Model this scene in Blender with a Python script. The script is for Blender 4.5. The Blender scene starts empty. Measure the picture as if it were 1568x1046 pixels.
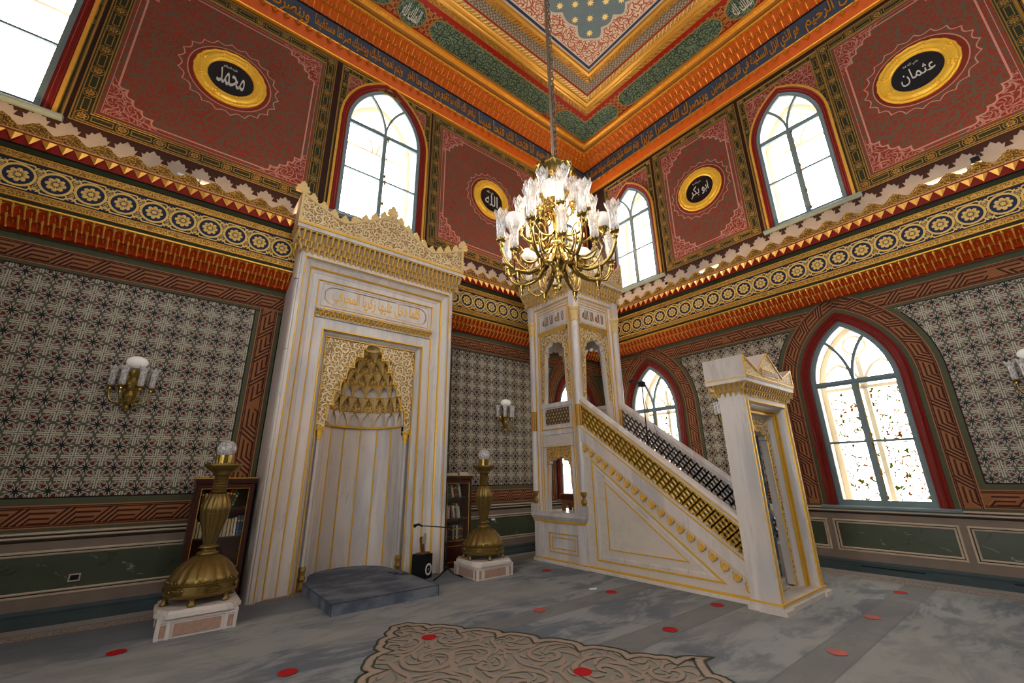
import bpy, bmesh, math, random
from math import pi, sin, cos, sqrt, atan2, radians
from mathutils import Vector, Matrix

SC = bpy.context.scene
COL = SC.collection
random.seed(7)

# ------------------------------------------------------------------ camera, world, exposure
F_PX = 647.0
yaw, pitch, roll = radians(38.58), radians(17.66), radians(-0.70)
Fw = Vector((sin(yaw)*cos(pitch), cos(yaw)*cos(pitch), sin(pitch)))
R0 = Vector((cos(yaw), -sin(yaw), 0)); U0 = R0.cross(Fw)
Rt = cos(roll)*R0 + sin(roll)*U0
Up = -sin(roll)*R0 + cos(roll)*U0
cam_d = bpy.data.cameras.new('camera'); cam = bpy.data.objects.new('camera', cam_d); COL.objects.link(cam)
cam_d.sensor_width = 36.0; cam_d.lens = F_PX/1568*36.0; cam_d.clip_start = .05; cam_d.clip_end = 200
cam.matrix_world = Matrix(((Rt.x, Up.x, -Fw.x, -8.94), (Rt.y, Up.y, -Fw.y, -7.405), (Rt.z, Up.z, -Fw.z, 1.5), (0, 0, 0, 1)))
SC.camera = cam
W = bpy.data.worlds.new('sky'); SC.world = W; W.use_nodes = True
bg = W.node_tree.nodes['Background']; bg.inputs['Color'].default_value = (.98, .985, 1.0, 1); bg.inputs['Strength'].default_value = 11.0
SC.view_settings.view_transform = 'Standard'; SC.view_settings.look = 'None'
SC.view_settings.gamma = 1.0; SC.view_settings.use_curve_mapping = False
SC.view_settings.exposure = 0.52
try:
    SC.cycles.max_bounces = 8; SC.cycles.diffuse_bounces = 4; SC.cycles.glossy_bounces = 3
    SC.cycles.transmission_bounces = 4; SC.cycles.transparent_max_bounces = 12
    SC.cycles.caustics_reflective = False; SC.cycles.caustics_refractive = False
    SC.cycles.sample_clamp_indirect = 4.0
except Exception:
    pass

def area(name, frame, loc, sx, sz, power, color, direction, portal=False):
    """rectangular light in a wall frame; direction in frame coordinates"""
    l = bpy.data.lights.new(name, 'AREA'); l.shape = 'RECTANGLE'; l.size = sx; l.size_y = sz
    l.energy = power; l.color = color
    o = bpy.data.objects.new(name, l); COL.objects.link(o)
    d = (frame.to_3x3() @ Vector(direction)).normalized()
    up = Vector((0, 0, 1)) if abs(d.z) < .9 else frame.to_3x3() @ Vector((0, 0, 1))
    z = -d; x = up.cross(z).normalized(); y = z.cross(x)
    p = frame @ Vector(loc)
    o.matrix_world = Matrix(((x.x, y.x, z.x, p.x), (x.y, y.y, z.y, p.y), (x.z, y.z, z.z, p.z), (0, 0, 0, 1)))
    if portal:
        l.cycles.is_portal = True
    return o

# wall frames: local (s along the wall to the viewer's right, z up, d out of the wall)
def frame(u, n, o=(0, 0, 0)):
    return Matrix(((u[0], 0, n[0], o[0]), (u[1], 0, n[1], o[1]), (0, 1, 0, o[2]), (0, 0, 0, 1)))
FL = frame((1, 0), (0, -1)); FR = frame((0, -1), (-1, 0))
RX, RY = 12.95, 10.95
FA = frame((0, 1), (1, 0), (-RX, -RY, 0)); FB = frame((-1, 0), (0, 1), (0, -RY, 0))

# windows: (centre s, half width of the outer moulding, sill, springing, rise)
UPL = [(-11.93, .96, 6.27, 8.50, 1.42), (-6.45, .96, 6.27, 8.50, 1.42), (-.98, .86, 6.27, 8.50, 1.42)]
UPR = [(1.55, .72, 6.27, 8.27, 1.15), (5.49, .72, 6.27, 8.27, 1.15), (9.43, .72, 6.27, 8.27, 1.15)]
LOL = [(-11.93, .745, .98, 2.95, 1.25)]
LOR = [(1.59, .745, .98, 2.95, 1.25), (5.49, .745, .98, 2.95, 1.25), (9.39, .745, .98, 2.95, 1.25)]
for fr, ws in ((FL, UPL + LOL), (FR, UPR + LOR)):
    for (c, hw, z0, zs, ri) in ws:
        area('window_daylight', fr, (c, (z0+zs+ri)/2, -.36), 2*hw-.3, zs+ri-z0-.2, 1, (1, 1, 1), (0, 0, 1), True)
for c in (2.2, 5.5):
    for z in (2.5, 7.8):
        area('window_daylight', FA, (c, z, -.2), 1.3, 3.0, 1, (1, 1, 1), (0, 0, 1), True)
for c in (2.6, 6.45, 10.3):
    area('window_daylight', FB, (c, 7.8, -.2), 1.3, 3.0, 1, (1, 1, 1), (0, 0, 1), True)
WARM = (1.0, .62, .28)
for x in (-11.2, -8.0, -4.8, -1.8):
    area('ledge_floodlight', FL, (x, 5.68, .34), 2.6, .06, 16, WARM, (0, 1, .25))
for s in (1.6, 4.6, 7.6, 10.0):
    area('ledge_floodlight', FR, (s, 5.68, .34), 2.6, .06, 16, WARM, (0, 1, .25))

# ------------------------------------------------------------------ node expressions
class N:
    nt = None
    def __init__(s, sock): s.s = sock
def _m(op, *a):
    n = N.nt.nodes.new('ShaderNodeMath'); n.operation = op
    for i, x in enumerate(a):
        if isinstance(x, N): N.nt.links.new(x.s, n.inputs[i])
        else: n.inputs[i].default_value = x
    return N(n.outputs[0])
for _o, _n in (('__add__', 'ADD'), ('__sub__', 'SUBTRACT'), ('__mul__', 'MULTIPLY'), ('__truediv__', 'DIVIDE')):
    setattr(N, _o, (lambda op: lambda a, b: _m(op, a, b))(_n))
N.__radd__ = lambda a, b: _m('ADD', b, a)
N.__rmul__ = lambda a, b: _m('MULTIPLY', b, a)
N.__rsub__ = lambda a, b: _m('SUBTRACT', b, a)
N.__lt__ = lambda a, b: _m('LESS_THAN', a, b)
N.__gt__ = lambda a, b: _m('GREATER_THAN', a, b)
def Abs(a): return _m('ABSOLUTE', a)
def Mn(a, b): return _m('MINIMUM', a, b)
def Mx(a, b): return _m('MAXIMUM', a, b)
def Sq(a): return _m('SQRT', a)
def Si(a): return _m('SINE', a)
def At(a, b): return _m('ARCTAN2', a, b)
def Fr(a): return _m('FRACT', a)
def Pw(a, b): return _m('POWER', a, b)
def hyp(a, b): return Sq(a*a + b*b)
def saw(x, p):                     # periodic, -p/2 .. p/2
    return (Fr(x*(1.0/p)+.5)-.5)*p
def step(x, e, w=.15):             # smooth 0..1 above e
    n = N.nt.nodes.new('ShaderNodeMapRange'); n.interpolation_type = 'SMOOTHSTEP'
    N.nt.links.new(x.s, n.inputs[0]); n.inputs[1].default_value = e-w; n.inputs[2].default_value = e+w
    n.inputs[3].default_value = 0; n.inputs[4].default_value = 1
    return N(n.outputs[0])
def coords(kind='Object'):
    t = N.nt.nodes.new('ShaderNodeTexCoord'); s = N.nt.nodes.new('ShaderNodeSeparateXYZ')
    N.nt.links.new(t.outputs[kind], s.inputs[0]); return N(s.outputs[0]), N(s.outputs[1]), N(s.outputs[2])
def world_pos():
    t = N.nt.nodes.new('ShaderNodeNewGeometry'); s = N.nt.nodes.new('ShaderNodeSeparateXYZ')
    N.nt.links.new(t.outputs['Position'], s.inputs[0]); return N(s.outputs[0]), N(s.outputs[1]), N(s.outputs[2])
def vec(x, y, z):
    c = N.nt.nodes.new('ShaderNodeCombineXYZ')
    for i, a in enumerate((x, y, z)):
        if isinstance(a, N): N.nt.links.new(a.s, c.inputs[i])
        else: c.inputs[i].default_value = a
    return c.outputs[0]
def noise(v, scale, detail=3, rough=.55, dist=0.0, col=False):
    n = N.nt.nodes.new('ShaderNodeTexNoise')
    if v is not None: N.nt.links.new(v, n.inputs['Vector'])
    n.inputs['Scale'].default_value = scale; n.inputs['Detail'].default_value = detail
    n.inputs['Roughness'].default_value = rough; n.inputs['Distortion'].default_value = dist
    return n.outputs['Color'] if col else N(n.outputs[0])
def voro(v, scale, feature='F1', rnd=1.0):
    n = N.nt.nodes.new('ShaderNodeTexVoronoi'); n.feature = feature
    N.nt.links.new(v, n.inputs['Vector']); n.inputs['Scale'].default_value = scale
    n.inputs['Randomness'].default_value = rnd
    return N(n.outputs['Distance'])
def rnd_obj():
    n = N.nt.nodes.new('ShaderNodeObjectInfo'); return N(n.outputs['Random'])
def mix(f, a, b):
    n = N.nt.nodes.new('ShaderNodeMix'); n.data_type = 'RGBA'
    if isinstance(f, N): N.nt.links.new(f.s, n.inputs[0])
    else: n.inputs[0].default_value = f
    for i, c in ((6, a), (7, b)):
        if isinstance(c, tuple): n.inputs[i].default_value = (*c, 1)
        else: N.nt.links.new(c, n.inputs[i])
    return n.outputs[2]
def mat(name, fn):
    m = bpy.data.materials.new(name); m.use_nodes = True; N.nt = m.node_tree
    b = m.node_tree.nodes['Principled BSDF']
    r = fn() or {}
    b.inputs['Specular IOR Level'].default_value = .5 if r.get('rough', 1) in (.32, .3, .18, .25) else .14
    for k, v in r.items():
        if k == 'bump':
            h, st, di = v
            bn = N.nt.nodes.new('ShaderNodeBump'); bn.inputs['Strength'].default_value = st; bn.inputs['Distance'].default_value = di
            N.nt.links.new(h.s, bn.inputs['Height']); N.nt.links.new(bn.outputs[0], b.inputs['Normal']); continue
        k = {'color': 'Base Color', 'rough': 'Roughness', 'metal': 'Metallic', 'trans': 'Transmission Weight', 'coat': 'Coat Weight',
             'emit': 'Emission Color', 'emits': 'Emission Strength', 'alpha': 'Alpha', 'sss': 'Subsurface Weight', 'ior': 'IOR', 'sheen': 'Sheen Weight'}[k]
        if isinstance(v, N): N.nt.links.new(v.s, b.inputs[k])
        elif isinstance(v, (tuple,)): b.inputs[k].default_value = (*v, 1)
        elif isinstance(v, (int, float)): b.inputs[k].default_value = v
        else: N.nt.links.new(v, b.inputs[k])
    return m
def paint(name, c, rough=.6, var=.12, scale=6, metal=0.0):
    def f():
        x, y, z = coords(); n = noise(vec(x, y, z), scale, 4)
        d = tuple(k*(1-var*1.6) for k in c); l = tuple(min(1, k*(1+var)) for k in c)
        n2 = noise(vec(x, y, z), scale*14, 2)
        return dict(color=mix(n, d, l), rough=rough, metal=metal, bump=(n2, .12, .002))
    return mat(name, f)
def scroll(x, y, k=1.0, seed=0.0, width=.16, lk=0.0):
    """winding leafy scrollwork (volutes joined by stems): 0..1"""
    v0 = vec(x*k, y*k, seed)
    w = noise(v0, 2.6, 1, .5, 0.3, col=True)
    vm = N.nt.nodes.new('ShaderNodeVectorMath'); vm.operation = 'MULTIPLY_ADD'
    N.nt.links.new(w, vm.inputs[0]); vm.inputs[1].default_value = (.16, .16, 0); N.nt.links.new(v0, vm.inputs[2]); v = vm.outputs[0]
    n = N.nt.nodes.new('ShaderNodeTexVoronoi'); n.voronoi_dimensions = '2D'; n.feature = 'F1'; n.inputs['Scale'].default_value = 3.3
    n.inputs['Randomness'].default_value = .62; N.nt.links.new(v, n.inputs['Vector'])
    sp = N.nt.nodes.new('ShaderNodeSeparateXYZ'); N.nt.links.new(v, sp.inputs[0]); sq = N.nt.nodes.new('ShaderNodeSeparateXYZ'); N.nt.links.new(n.outputs['Position'], sq.inputs[0])
    sc = N.nt.nodes.new('ShaderNodeSeparateColor'); N.nt.links.new(n.outputs['Color'], sc.inputs[0]); rc = N(sc.outputs[0])
    lx, ly = N(sp.outputs[0])-N(sq.outputs[0]), N(sp.outputs[1])-N(sq.outputs[1])
    r = hyp(lx, ly)*3.3; ang = At(ly, lx)*(1/(2*pi)); sg = (rc > .5)*2.0-1.0
    ph = r*2.5+ang*sg+rc*3.0
    line = 1.0-step(Abs(saw(ph, 1.0)), width*1.15, .05)
    # leaf lobes growing out of the volutes
    lob = 1.0-step(Abs(saw(ph+.5, 1.0)), .30, .06)
    leaf = lob*step(Si(ang*sg*(2*pi*7.0)+r*16.0), .45+lk, .25)
    e = N.nt.nodes.new('ShaderNodeTexVoronoi'); e.voronoi_dimensions = '2D'; e.feature = 'DISTANCE_TO_EDGE'; e.inputs['Scale'].default_value = 3.3
    e.inputs['Randomness'].default_value = .62; N.nt.links.new(v, e.inputs['Vector'])
    stem = (1.0-step(N(e.outputs['Distance']), .045, .02))*step(noise(v, 7, 1), .42, .05)
    return Mx(Mx(line*(1.0-step(r, .62, .05)), leaf*(r < .60)*(r > .12)), stem)

M = {}
# paints of the walls
M['olive'] = paint('olive_green_paint', (.088, .090, .046))
M['terra'] = paint('terracotta_band_paint', (.29, .110, .038))
M['terra_line'] = paint('dark_maroon_line_paint', (.060, .014, .009))
M['tan_line'] = paint('tan_line_paint', (.36, .18, .095))
M['black'] = paint('black_line_paint', (.012, .012, .014))
M['redmould'] = paint('red_window_moulding', (.18, .013, .008), .45, .15, 9)
M['goldline'] = paint('gold_line_paint', (.78, .42, .07), .38, .15, 20, .45)
M['blueframe'] = paint('blue_grey_window_paint', (.17, .225, .235), .45)
M['taupe'] = paint('taupe_dado_paint', (.215, .162, .125))
M['cream_mould'] = paint('cream_moulding_paint', (.50, .40, .295))
M['dark_mould'] = paint('dark_groove_paint', (.035, .022, .016))
M['basegrey'] = paint('blue_grey_baseboard_paint', (.058, .080, .084))
M['greywall'] = paint('pale_grey_plaster', (.27, .24, .22))
M['brown'] = paint('dark_brown_paint', (.034, .014, .010))
M['bandgreen'] = paint('dark_green_band_paint', (.030, .033, .014))
M['reveal'] = paint('cream_window_reveal', (.80, .71, .57), .7, .08, 3)
M['outer'] = paint('outer_white_window_paint', (.75, .74, .70), .6)
M['medred'] = paint('medallion_red_ground', (.185, .026, .014))
M['pink'] = paint('pale_pink_line_paint', (.52, .23, .17))
def _damask():
    x, y, z = coords()
    a = scroll(x, y, 1.05, 3.0, .085, .22)
    r = noise(vec(x, y, z), 2.0, 3)
    return dict(color=mix(a, mix(r, (.185, .030, .016), (.250, .042, .022)), (.092, .082, .052)), rough=.55, bump=(a, .15, .002))
M['damask'] = mat('red_damask_wall_painting', _damask)
def _damask2():
    x, y, z = coords()
    a = scroll(x, y, 1.3, 8.0, .075, .25)
    return dict(color=mix(a, (.20, .030, .017), (.40, .19, .145)), rough=.55)
M['damask_pink'] = mat('pink_scroll_corner_painting', _damask2)
def _tile():
    x, y, z = coords(); h = 1/.1283
    u, v = Abs(x*h), Abs(y*h)
    p, q = (u+v)*.7071, Abs(u-v)*.7071
    r = hyp(u, v); edge = Mx(u, v); lo = Mn(u, v)
    w = Mx(Si(((p-.08)*(pi/1.02)))*.27, 0.0)
    inside = (p > .08)*(p < 1.10)*(q < w)
    core = (p > .12)*(p < 1.02)*(q < (w-.060))
    inner = (p > .12)*(p < .92)*(q < (w-.115))
    heart = (p > .42)*(p < .90)*(q < ((.93-p)*.42))*(q < (p-.36)*1.1)
    dot = (hyp(u-.62, v) < .085)+(hyp(u, v-.62) < .085)
    arms = (Abs(edge-.62) < .20)*(lo < .035)
    ray = (r < .40)*(Mn(lo, q) < .062*(1.20-r*2.6)+.013)
    cross = (edge > .86)*(edge < .972)*(lo > .13)+(edge > .70)*(edge < .86)*(Abs(lo-.70) < .04)
    twig = (Abs(lo-.36) < .035)*(edge > .52)*(edge < .86)*(q > .10)
    rc = rnd_obj(); grime = noise(vec(x, y, rc*9.0), 30, 3)
    bgc = mix(grime, (.072, .062, .042), (.115, .10, .072)); cream = mix(grime, (.41, .36, .275), (.58, .52, .405))
    c = mix(Mn(twig+arms, 1.0)*.6, bgc, cream)
    c = mix(Mn(cross, 1.0), c, cream)
    c = mix(inside, c, cream); c = mix(core, c, (.070, .058, .042)); c = mix(inner, c, cream)
    c = mix(heart, c, mix(rc, (.14, .016, .011), (.075, .012, .014)))
    c = mix(Mn(dot, 1.0)*.8, c, cream)
    c = mix(ray, c, mix((rc > .6), (.010, .014, .011), (.011, .009, .018)))
    return dict(color=c, rough=.42, bump=(grime, .05, .002))
M['tile'] = mat('patterned_cement_tile', _tile)
def _gmar():
    x, y, z = coords()
    n = noise(vec(x*1.0, y*2.2, z), 2.2, 4, .6, .5)
    d1 = Abs(saw(x*.8+y*1.5+n*.55, .52)); d2 = Abs(saw(x*.9-y*1.1+n*.8+.1, .71))
    br = noise(vec(x, y, 2.0), 7, 3)
    v1 = (1.0-step(d1, .008, .008))*step(br, .56, .06); v2 = (1.0-step(d2, .012, .012))*step(br, .47, .1)
    c = mix(n, (.034, .046, .026), (.070, .082, .046))
    c = mix(v2*.8, c, (.010, .014, .008)); c = mix(v1*.8, c, (.32, .36, .26))
    return dict(color=c, rough=.3)
M['gmarble'] = mat('green_marbled_panel', _gmar)
def _marble(dark=1.0, warm=0.0, stretch=.22):
    def f():
        x, y, z = world_pos()
        v = vec(x*1.6, y*1.6, z*stretch)
        n = noise(v, 2.2, 5, .62, .8); n2 = noise(v, 9.0, 4, .65, .4); n3 = noise(vec(x, y, z), .8, 2)
        c = mix(step(n, .52, .13), (.70*dark, .645*dark, .60*dark), (.53*dark, .49*dark, .475*dark))
        c = mix(warm, c, (.66, .56, .43))
        c = mix(step(n3, .52, .12)*.6, c, (.76*dark, .63*dark, .53*dark))
        c = mix(step(n2, .64, .05)*.35, c, (.34*dark, .32*dark, .33*dark))
        return dict(color=c, rough=.32, bump=(n2, .03, .002))
    return f
M['marble'] = mat('veined_white_marble', _marble())
M['marble_h'] = mat('horizontally_veined_marble', _marble(.95, .6, 2.6))
M['marble_grey'] = mat('grey_veined_marble', _marble(.85, 0, .35))
def gold(name, c, rough, metal):
    def f():
        x, y, z = coords(); n = noise(vec(x, y, z), 22, 3)
        return dict(color=mix(n, tuple(k*.72 for k in c), c), rough=rough, metal=metal, bump=(n, .12, .002))
    return mat(name, f)
M['gold'] = gold('gilding', (.92, .53, .07), .36, .25)
M['goldpale'] = gold('pale_gilding', (.86, .62, .27), .42, .2)
M['friezegold'] = paint('frieze_gold_paint', (.82, .54, .15), .4)
M['golddark'] = gold('aged_gold_moulding', (.36, .21, .055), .45, .4)
M['brass'] = gold('polished_brass', (.46, .31, .085), .26, .92)
M['brass_dk'] = gold('aged_brass', (.25, .165, .050), .38, .75)
M['goldframe'] = gold('bright_gold_frame', (1.0, .58, .06), .34, .35)
M['creamgold'] = paint('cream_gilt_muqarnas', (.60, .42, .24), .4, .25, 30, .15)
def _carved():
    x, y, z = coords(); a = scroll(x, y, 1.9, 1.0, .17)
    return dict(color=mix(a, (.40, .24, .09), (.92, .72, .42)), rough=.4, metal=.2, bump=(a, 1.0, .03))
M['carved'] = mat('gilded_carved_arabesque', _carved)
def _carved2():
    x, y, z = coords(); a = scroll(x, y, 2.6, 1.0, .17)
    return dict(color=mix(a, (.38, .22, .08), (.78, .50, .17)), rough=.42, metal=.25, bump=(a, .9, .015))
M['carved_gold'] = mat('deep_gilded_carving', _carved2)
def _goldband():
    x, y, z = coords(); a = scroll(x, y, 3.4, 2.0, .17)
    return dict(color=mix(a, (.24, .105, .018), (.64, .36, .08)), rough=.4, metal=.35, bump=(a, .9, .012))
M['goldband'] = mat('carved_gold_band', _goldband)
M['mq_red'] = paint('orange_red_muqarnas_paint', (.58, .050, .006), .42, .2, 12)
M['mq_gold'] = gold('orange_gilding', (1.0, .52, .08), .32, .4)
M['zz_red'] = paint('deep_red_band_paint', (.30, .012, .006), .5)
M['orange'] = paint('orange_cornice_paint', (.56, .095, .007), .45, .15, 14)
M['orange2'] = gold('orange_gold_cornice', (.80, .34, .035), .36, .5)
M['brownorange'] = paint('brown_orange_cove_paint', (.30, .115, .022), .5)
M['navy'] = paint('navy_frieze_paint', (.020, .028, .070), .5)
M['slate'] = paint('slate_blue_frieze_paint', (.060, .075, .105), .5)
def _frieze():
    x, y, z = coords(); P = .3225
    u = saw(x, P); v = y-5.072
    r = hyp(u, v); ub = saw(x+P/2, P); rb = hyp(ub, v)
    line = (Abs(rb-.030) < .008)
    lat = (Abs(Abs(v)-.172+Mx(.085-Abs(ub), 0.0)*.0) < .008)*(Abs(ub) > .060)
    cusp = (Abs(hyp(ub, Abs(v)-.195)-.062) < .008)*(Abs(v) < .18)
    diag = (Abs(Abs(ub)*.9+Abs(v)*.62-.118) < .0075)*(r > .15)*(Abs(v) < .165)
    n = noise(vec(Abs(ub)*1.0, Abs(v), 0.0), 24, 1, .5, 1.0)
    leaf = (r > .16)*(Abs(v) < .150)*(Abs(n-.50) < .030)*(rb > .045)
    c = mix(leaf, (.016, .020, .040), (.70, .46, .14))
    c = mix(Mn(line+lat+cusp+diag, 1.0), c, (.82, .54, .15))
    return dict(color=c, rough=.4)
M['frieze'] = mat('navy_and_gold_ornament_frieze', _frieze)
def _lattice(base, ln, k):
    def f():
        x, y, z = coords()
        a = Abs(saw(x+y, k)); b = Abs(saw(x-y, k)); c1 = hyp(saw(x, k), saw(y, k))
        g = Mx((a < k*.10), (b < k*.10))
        g = Mx(g, (Abs(c1-k*.3) < k*.06))
        return dict(color=mix(g, base, ln), rough=.5, bump=(g, .5, .006))
    return f
M['lat_red'] = mat('red_gold_interlace_painting', _lattice((.16, .022, .010), (.36, .15, .035), .15))
M['lat_grey'] = mat('grey_interlace_painting', _lattice((.10, .055, .035), (.30, .25, .17), .085))
def _cart():
    x, y, z = coords(); a = scroll(x, y, 1.25, 4.0, .11)
    n = noise(vec(x, y, z), 3, 3)
    return dict(color=mix(a, mix(n, (.105, .15, .085), (.15, .20, .12)), (.018, .035, .028)), rough=.55)
M['cart'] = mat('green_cartouche_painting', _cart)
def _cream():
    x, y, z = coords(); a = scroll(x, y, 1.25, 5.0, .11)
    return dict(color=mix(a, (.58, .44, .31), (.30, .06, .025)), rough=.55)
M['creamscroll'] = mat('cream_and_red_scroll_painting', _cream)
M['sky_slate'] = paint('slate_blue_ceiling_paint', (.13, .17, .175), .6)
M['star'] = paint('yellow_star_paint', (.85, .62, .22), .5)
M['white'] = paint('white_plastic', (.75, .74, .72), .4)
M['blackp'] = paint('black_plastic', (.012, .012, .013), .4)
M['letter'] = paint('silver_lettering', (.55, .52, .46), .4)
M['blackboard'] = paint('black_lacquer', (.006, .006, .010), .25)
def _glass():
    nt = N.nt; b = nt.nodes['Principled BSDF']; out = nt.nodes['Material Output']
    t = nt.nodes.new('ShaderNodeBsdfTransparent'); g = nt.nodes.new('ShaderNodeBsdfGlossy'); g.inputs['Roughness'].default_value = .03
    lw = nt.nodes.new('ShaderNodeLayerWeight'); lw.inputs[0].default_value = .5
    fr = Pw(N(lw.outputs['Facing']), 4.0)*.5+.03
    m = nt.nodes.new('ShaderNodeMixShader'); nt.links.new(fr.s, m.inputs[0]); nt.links.new(t.outputs[0], m.inputs[1]); nt.links.new(g.outputs[0], m.inputs[2])
    nt.links.new(m.outputs[0], out.inputs[0])
M['glass'] = mat('clear_window_glass', _glass)
def _crystal():
    nt = N.nt; out = nt.nodes['Material Output']
    t = nt.nodes.new('ShaderNodeBsdfTransparent'); t.inputs[0].default_value = (.93, .93, .95, 1)
    g = nt.nodes.new('ShaderNodeBsdfGlossy'); g.inputs['Roughness'].default_value = .12
    d1 = nt.nodes.new('ShaderNodeBsdfTranslucent'); d1.inputs[0].default_value = (.95, .93, .92, 1); d2 = nt.nodes.new('ShaderNodeBsdfDiffuse'); d2.inputs[0].default_value = (.92, .88, .86, 1)
    d = nt.nodes.new('ShaderNodeMixShader'); d.inputs[0].default_value = .55; nt.links.new(d1.outputs[0], d.inputs[1]); nt.links.new(d2.outputs[0], d.inputs[2])
    x, y, z = coords(); n = noise(vec(x, y, z*.35), 60, 2)
    f2 = nt.nodes.new('ShaderNodeMixShader'); nt.links.new(step(n, .45, .25).s, f2.inputs[0]); nt.links.new(t.outputs[0], f2.inputs[1]); nt.links.new(d.outputs[0], f2.inputs[2])
    lw = nt.nodes.new('ShaderNodeLayerWeight'); lw.inputs[0].default_value = .5
    fr = Pw(N(lw.outputs['Facing']), 2.5)*.7+.06
    m = nt.nodes.new('ShaderNodeMixShader'); nt.links.new(fr.s, m.inputs[0]); nt.links.new(f2.outputs[0], m.inputs[1]); nt.links.new(g.outputs[0], m.inputs[2])
    nt.links.new(m.outputs[0], out.inputs[0])
M['crystal'] = mat('cut_glass_shade', _crystal)
M['opal'] = mat('opal_glass_globe', lambda: dict(color=(.86, .82, .77), rough=.18, sss=.0, emit=(1, .9, .78), emits=.10))
def _screen():
    nt = N.nt; out = nt.nodes['Material Output']
    x, y, z = coords(); v = vec(x, y*.8, 0.0)
    n = noise(v, 17, 2, .5, 1.2); k = noise(v, 3.0, 2); hue = noise(vec(x+5.0, y, 0.0), 4.5, 1)
    a = step(n, .565, .012)
    col = mix(a, mix(k, (.90, .88, .80), (.97, .96, .93)), mix(step(hue, .5, .03), (.055, .075, .006), (.12, .055, .012)))
    t = nt.nodes.new('ShaderNodeBsdfTranslucent'); nt.links.new(col, t.inputs[0])
    d = nt.nodes.new('ShaderNodeBsdfTransparent'); nt.links.new(col, d.inputs[0])
    m = nt.nodes.new('ShaderNodeMixShader'); m.inputs[0].default_value = .55
    nt.links.new(t.outputs[0], m.inputs[1]); nt.links.new(d.outputs[0], m.inputs[2]); nt.links.new(m.outputs[0], out.inputs[0])
M['screen'] = mat('leaf_patterned_outer_glass', _screen)
def _wood(c1, c2, rough=.3):
    def f():
        x, y, z = coords(); n = noise(vec(x*8.0, y*8.0, z*.9), 3, 4, .6, .6)
        return dict(color=mix(n, c1, c2), rough=rough)
    return f
M['mahog'] = mat('dark_mahogany', _wood((.030, .006, .004), (.070, .016, .009)))
M['brownwood'] = mat('brown_wood', _wood((.11, .045, .018), (.20, .09, .035), .4))
M['greydark'] = paint('dark_interior', (.03, .02, .015))
def _curtain():
    x, y, z = world_pos(); n = noise(vec(x, y, z*.2), 9, 3)
    a = step(noise(vec(x, y, z), 5, 1, .5, 1.5), .55, .03)
    return dict(color=mix(a, (.10, .18, .24), (.24, .34, .42)), rough=.8, bump=(n, .3, .02))
M['curtain'] = mat('blue_curtain_cloth', _curtain)
def _pinkstone():
    x, y, z = world_pos(); n = noise(vec(x, y, z), 40, 4)
    return dict(color=mix(n, (.30, .17, .12), (.52, .34, .26)), rough=.35)
M['pinkstone'] = mat('pink_speckled_stone', _pinkstone)
def _floor():
    x, y, z = world_pos()
    a = noise(vec(x*.75, y*1.5, 0.0), 1.8, 6, .66, .7); b = noise(vec(x*1.2, y*6.0, 0.0), 1.5, 4, .65, .3); c = noise(vec(x, y, 0.0), 60, 2)
    f = a*.75+b*.25
    col = mix(step(f, .50, .075), (.072, .082, .104), (.215, .218, .215))
    col = mix(step(noise(vec(x*.4, y*.5, 3.0), 1.4, 3), .52, .1)*.55, col, (.27, .255, .225))
    d = Mn(Mn(Abs(y+3.26), Abs(y+4.46)), Mn(Abs(y+5.76), Abs(y+7.06)))
    band = (d < .155)*step(x+6.9+(y+3.3)*0.0, 0.0, .3)
    col = mix(band*.72, col, (.118, .110, .098))
    edge = (Abs(d-.155) < .010)*step(x+6.9, 0.0, .3)
    col = mix(edge*.5, col, (.07, .07, .075))
    near = step(y+1.30+(a-.5)*.3, 0.0, .05)*(1.0-step(x+4.6, 0.0, .3))
    col = mix(near*.8, col, mix(a, (.042, .050, .070), (.085, .092, .115)))
    wd = Mn(y*-1.0, x*-1.0)                  # distance from the two walls
    bs = scroll(x, y, 2.2, 2.0, .14)
    bc = mix(bs, (.33, .265, .215), (.17, .115, .075))
    inb = (wd < .56)
    bord = mix((wd < .56)*(wd > .30), (.26, .22, .19), bc)
    bord = mix((Abs(wd-.55) < .015)+(Abs(wd-.30) < .010), bord, (.13, .085, .06))
    col = mix(inb, col, bord)
    return dict(color=col, rough=.9, bump=(c, .35, .006), sheen=.2)
M['carpet'] = mat('mottled_grey_carpet', _floor)
def _carp2():
    x, y, z = coords(); a = scroll(x, y, .66, 6.0, .115); n = noise(vec(x, y, z), 2.0, 4)
    b = scroll(x+.014, y+.014, .66, 6.0, .135)
    c = mix(n, (.20, .185, .16), (.27, .245, .205))
    c = mix(b, c, (.050, .054, .036)); c = mix(a, c, (.31, .235, .185))
    return dict(color=c, rough=.9)
M['carpet_med'] = mat('scrolled_carpet_medallion', _carp2)
def _plat():
    x, y, z = world_pos(); a = noise(vec(x*.8, y*1.3, z), 3.0, 5, .6)
    return dict(color=mix(step(a, .5, .14), (.085, .100, .130), (.180, .195, .225)), rough=.9)
M['platcarpet'] = mat('blue_grey_platform_carpet', _plat)
M['platedge'] = paint('grey_platform_edge', (.06, .068, .08), .8)
M['reddot'] = paint('red_floor_sticker', (.42, .008, .012), .6)
M['chain'] = gold('dark_bronze_chain', (.20, .15, .10), .4, .8)
M['book_a'] = paint('cream_book_cover', (.50, .42, .28)); M['book_b'] = paint('red_book_cover', (.28, .03, .03)); M['book_c'] = paint('green_book_cover', (.03, .13, .07))
M['book_d'] = paint('blue_book_cover', (.05, .10, .18)); M['book_e'] = paint('brown_book_cover', (.13, .05, .02)); M['book_f'] = paint('white_book_cover', (.60, .57, .50))
M['paper'] = paint('book_pages', (.62, .55, .42))
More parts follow.
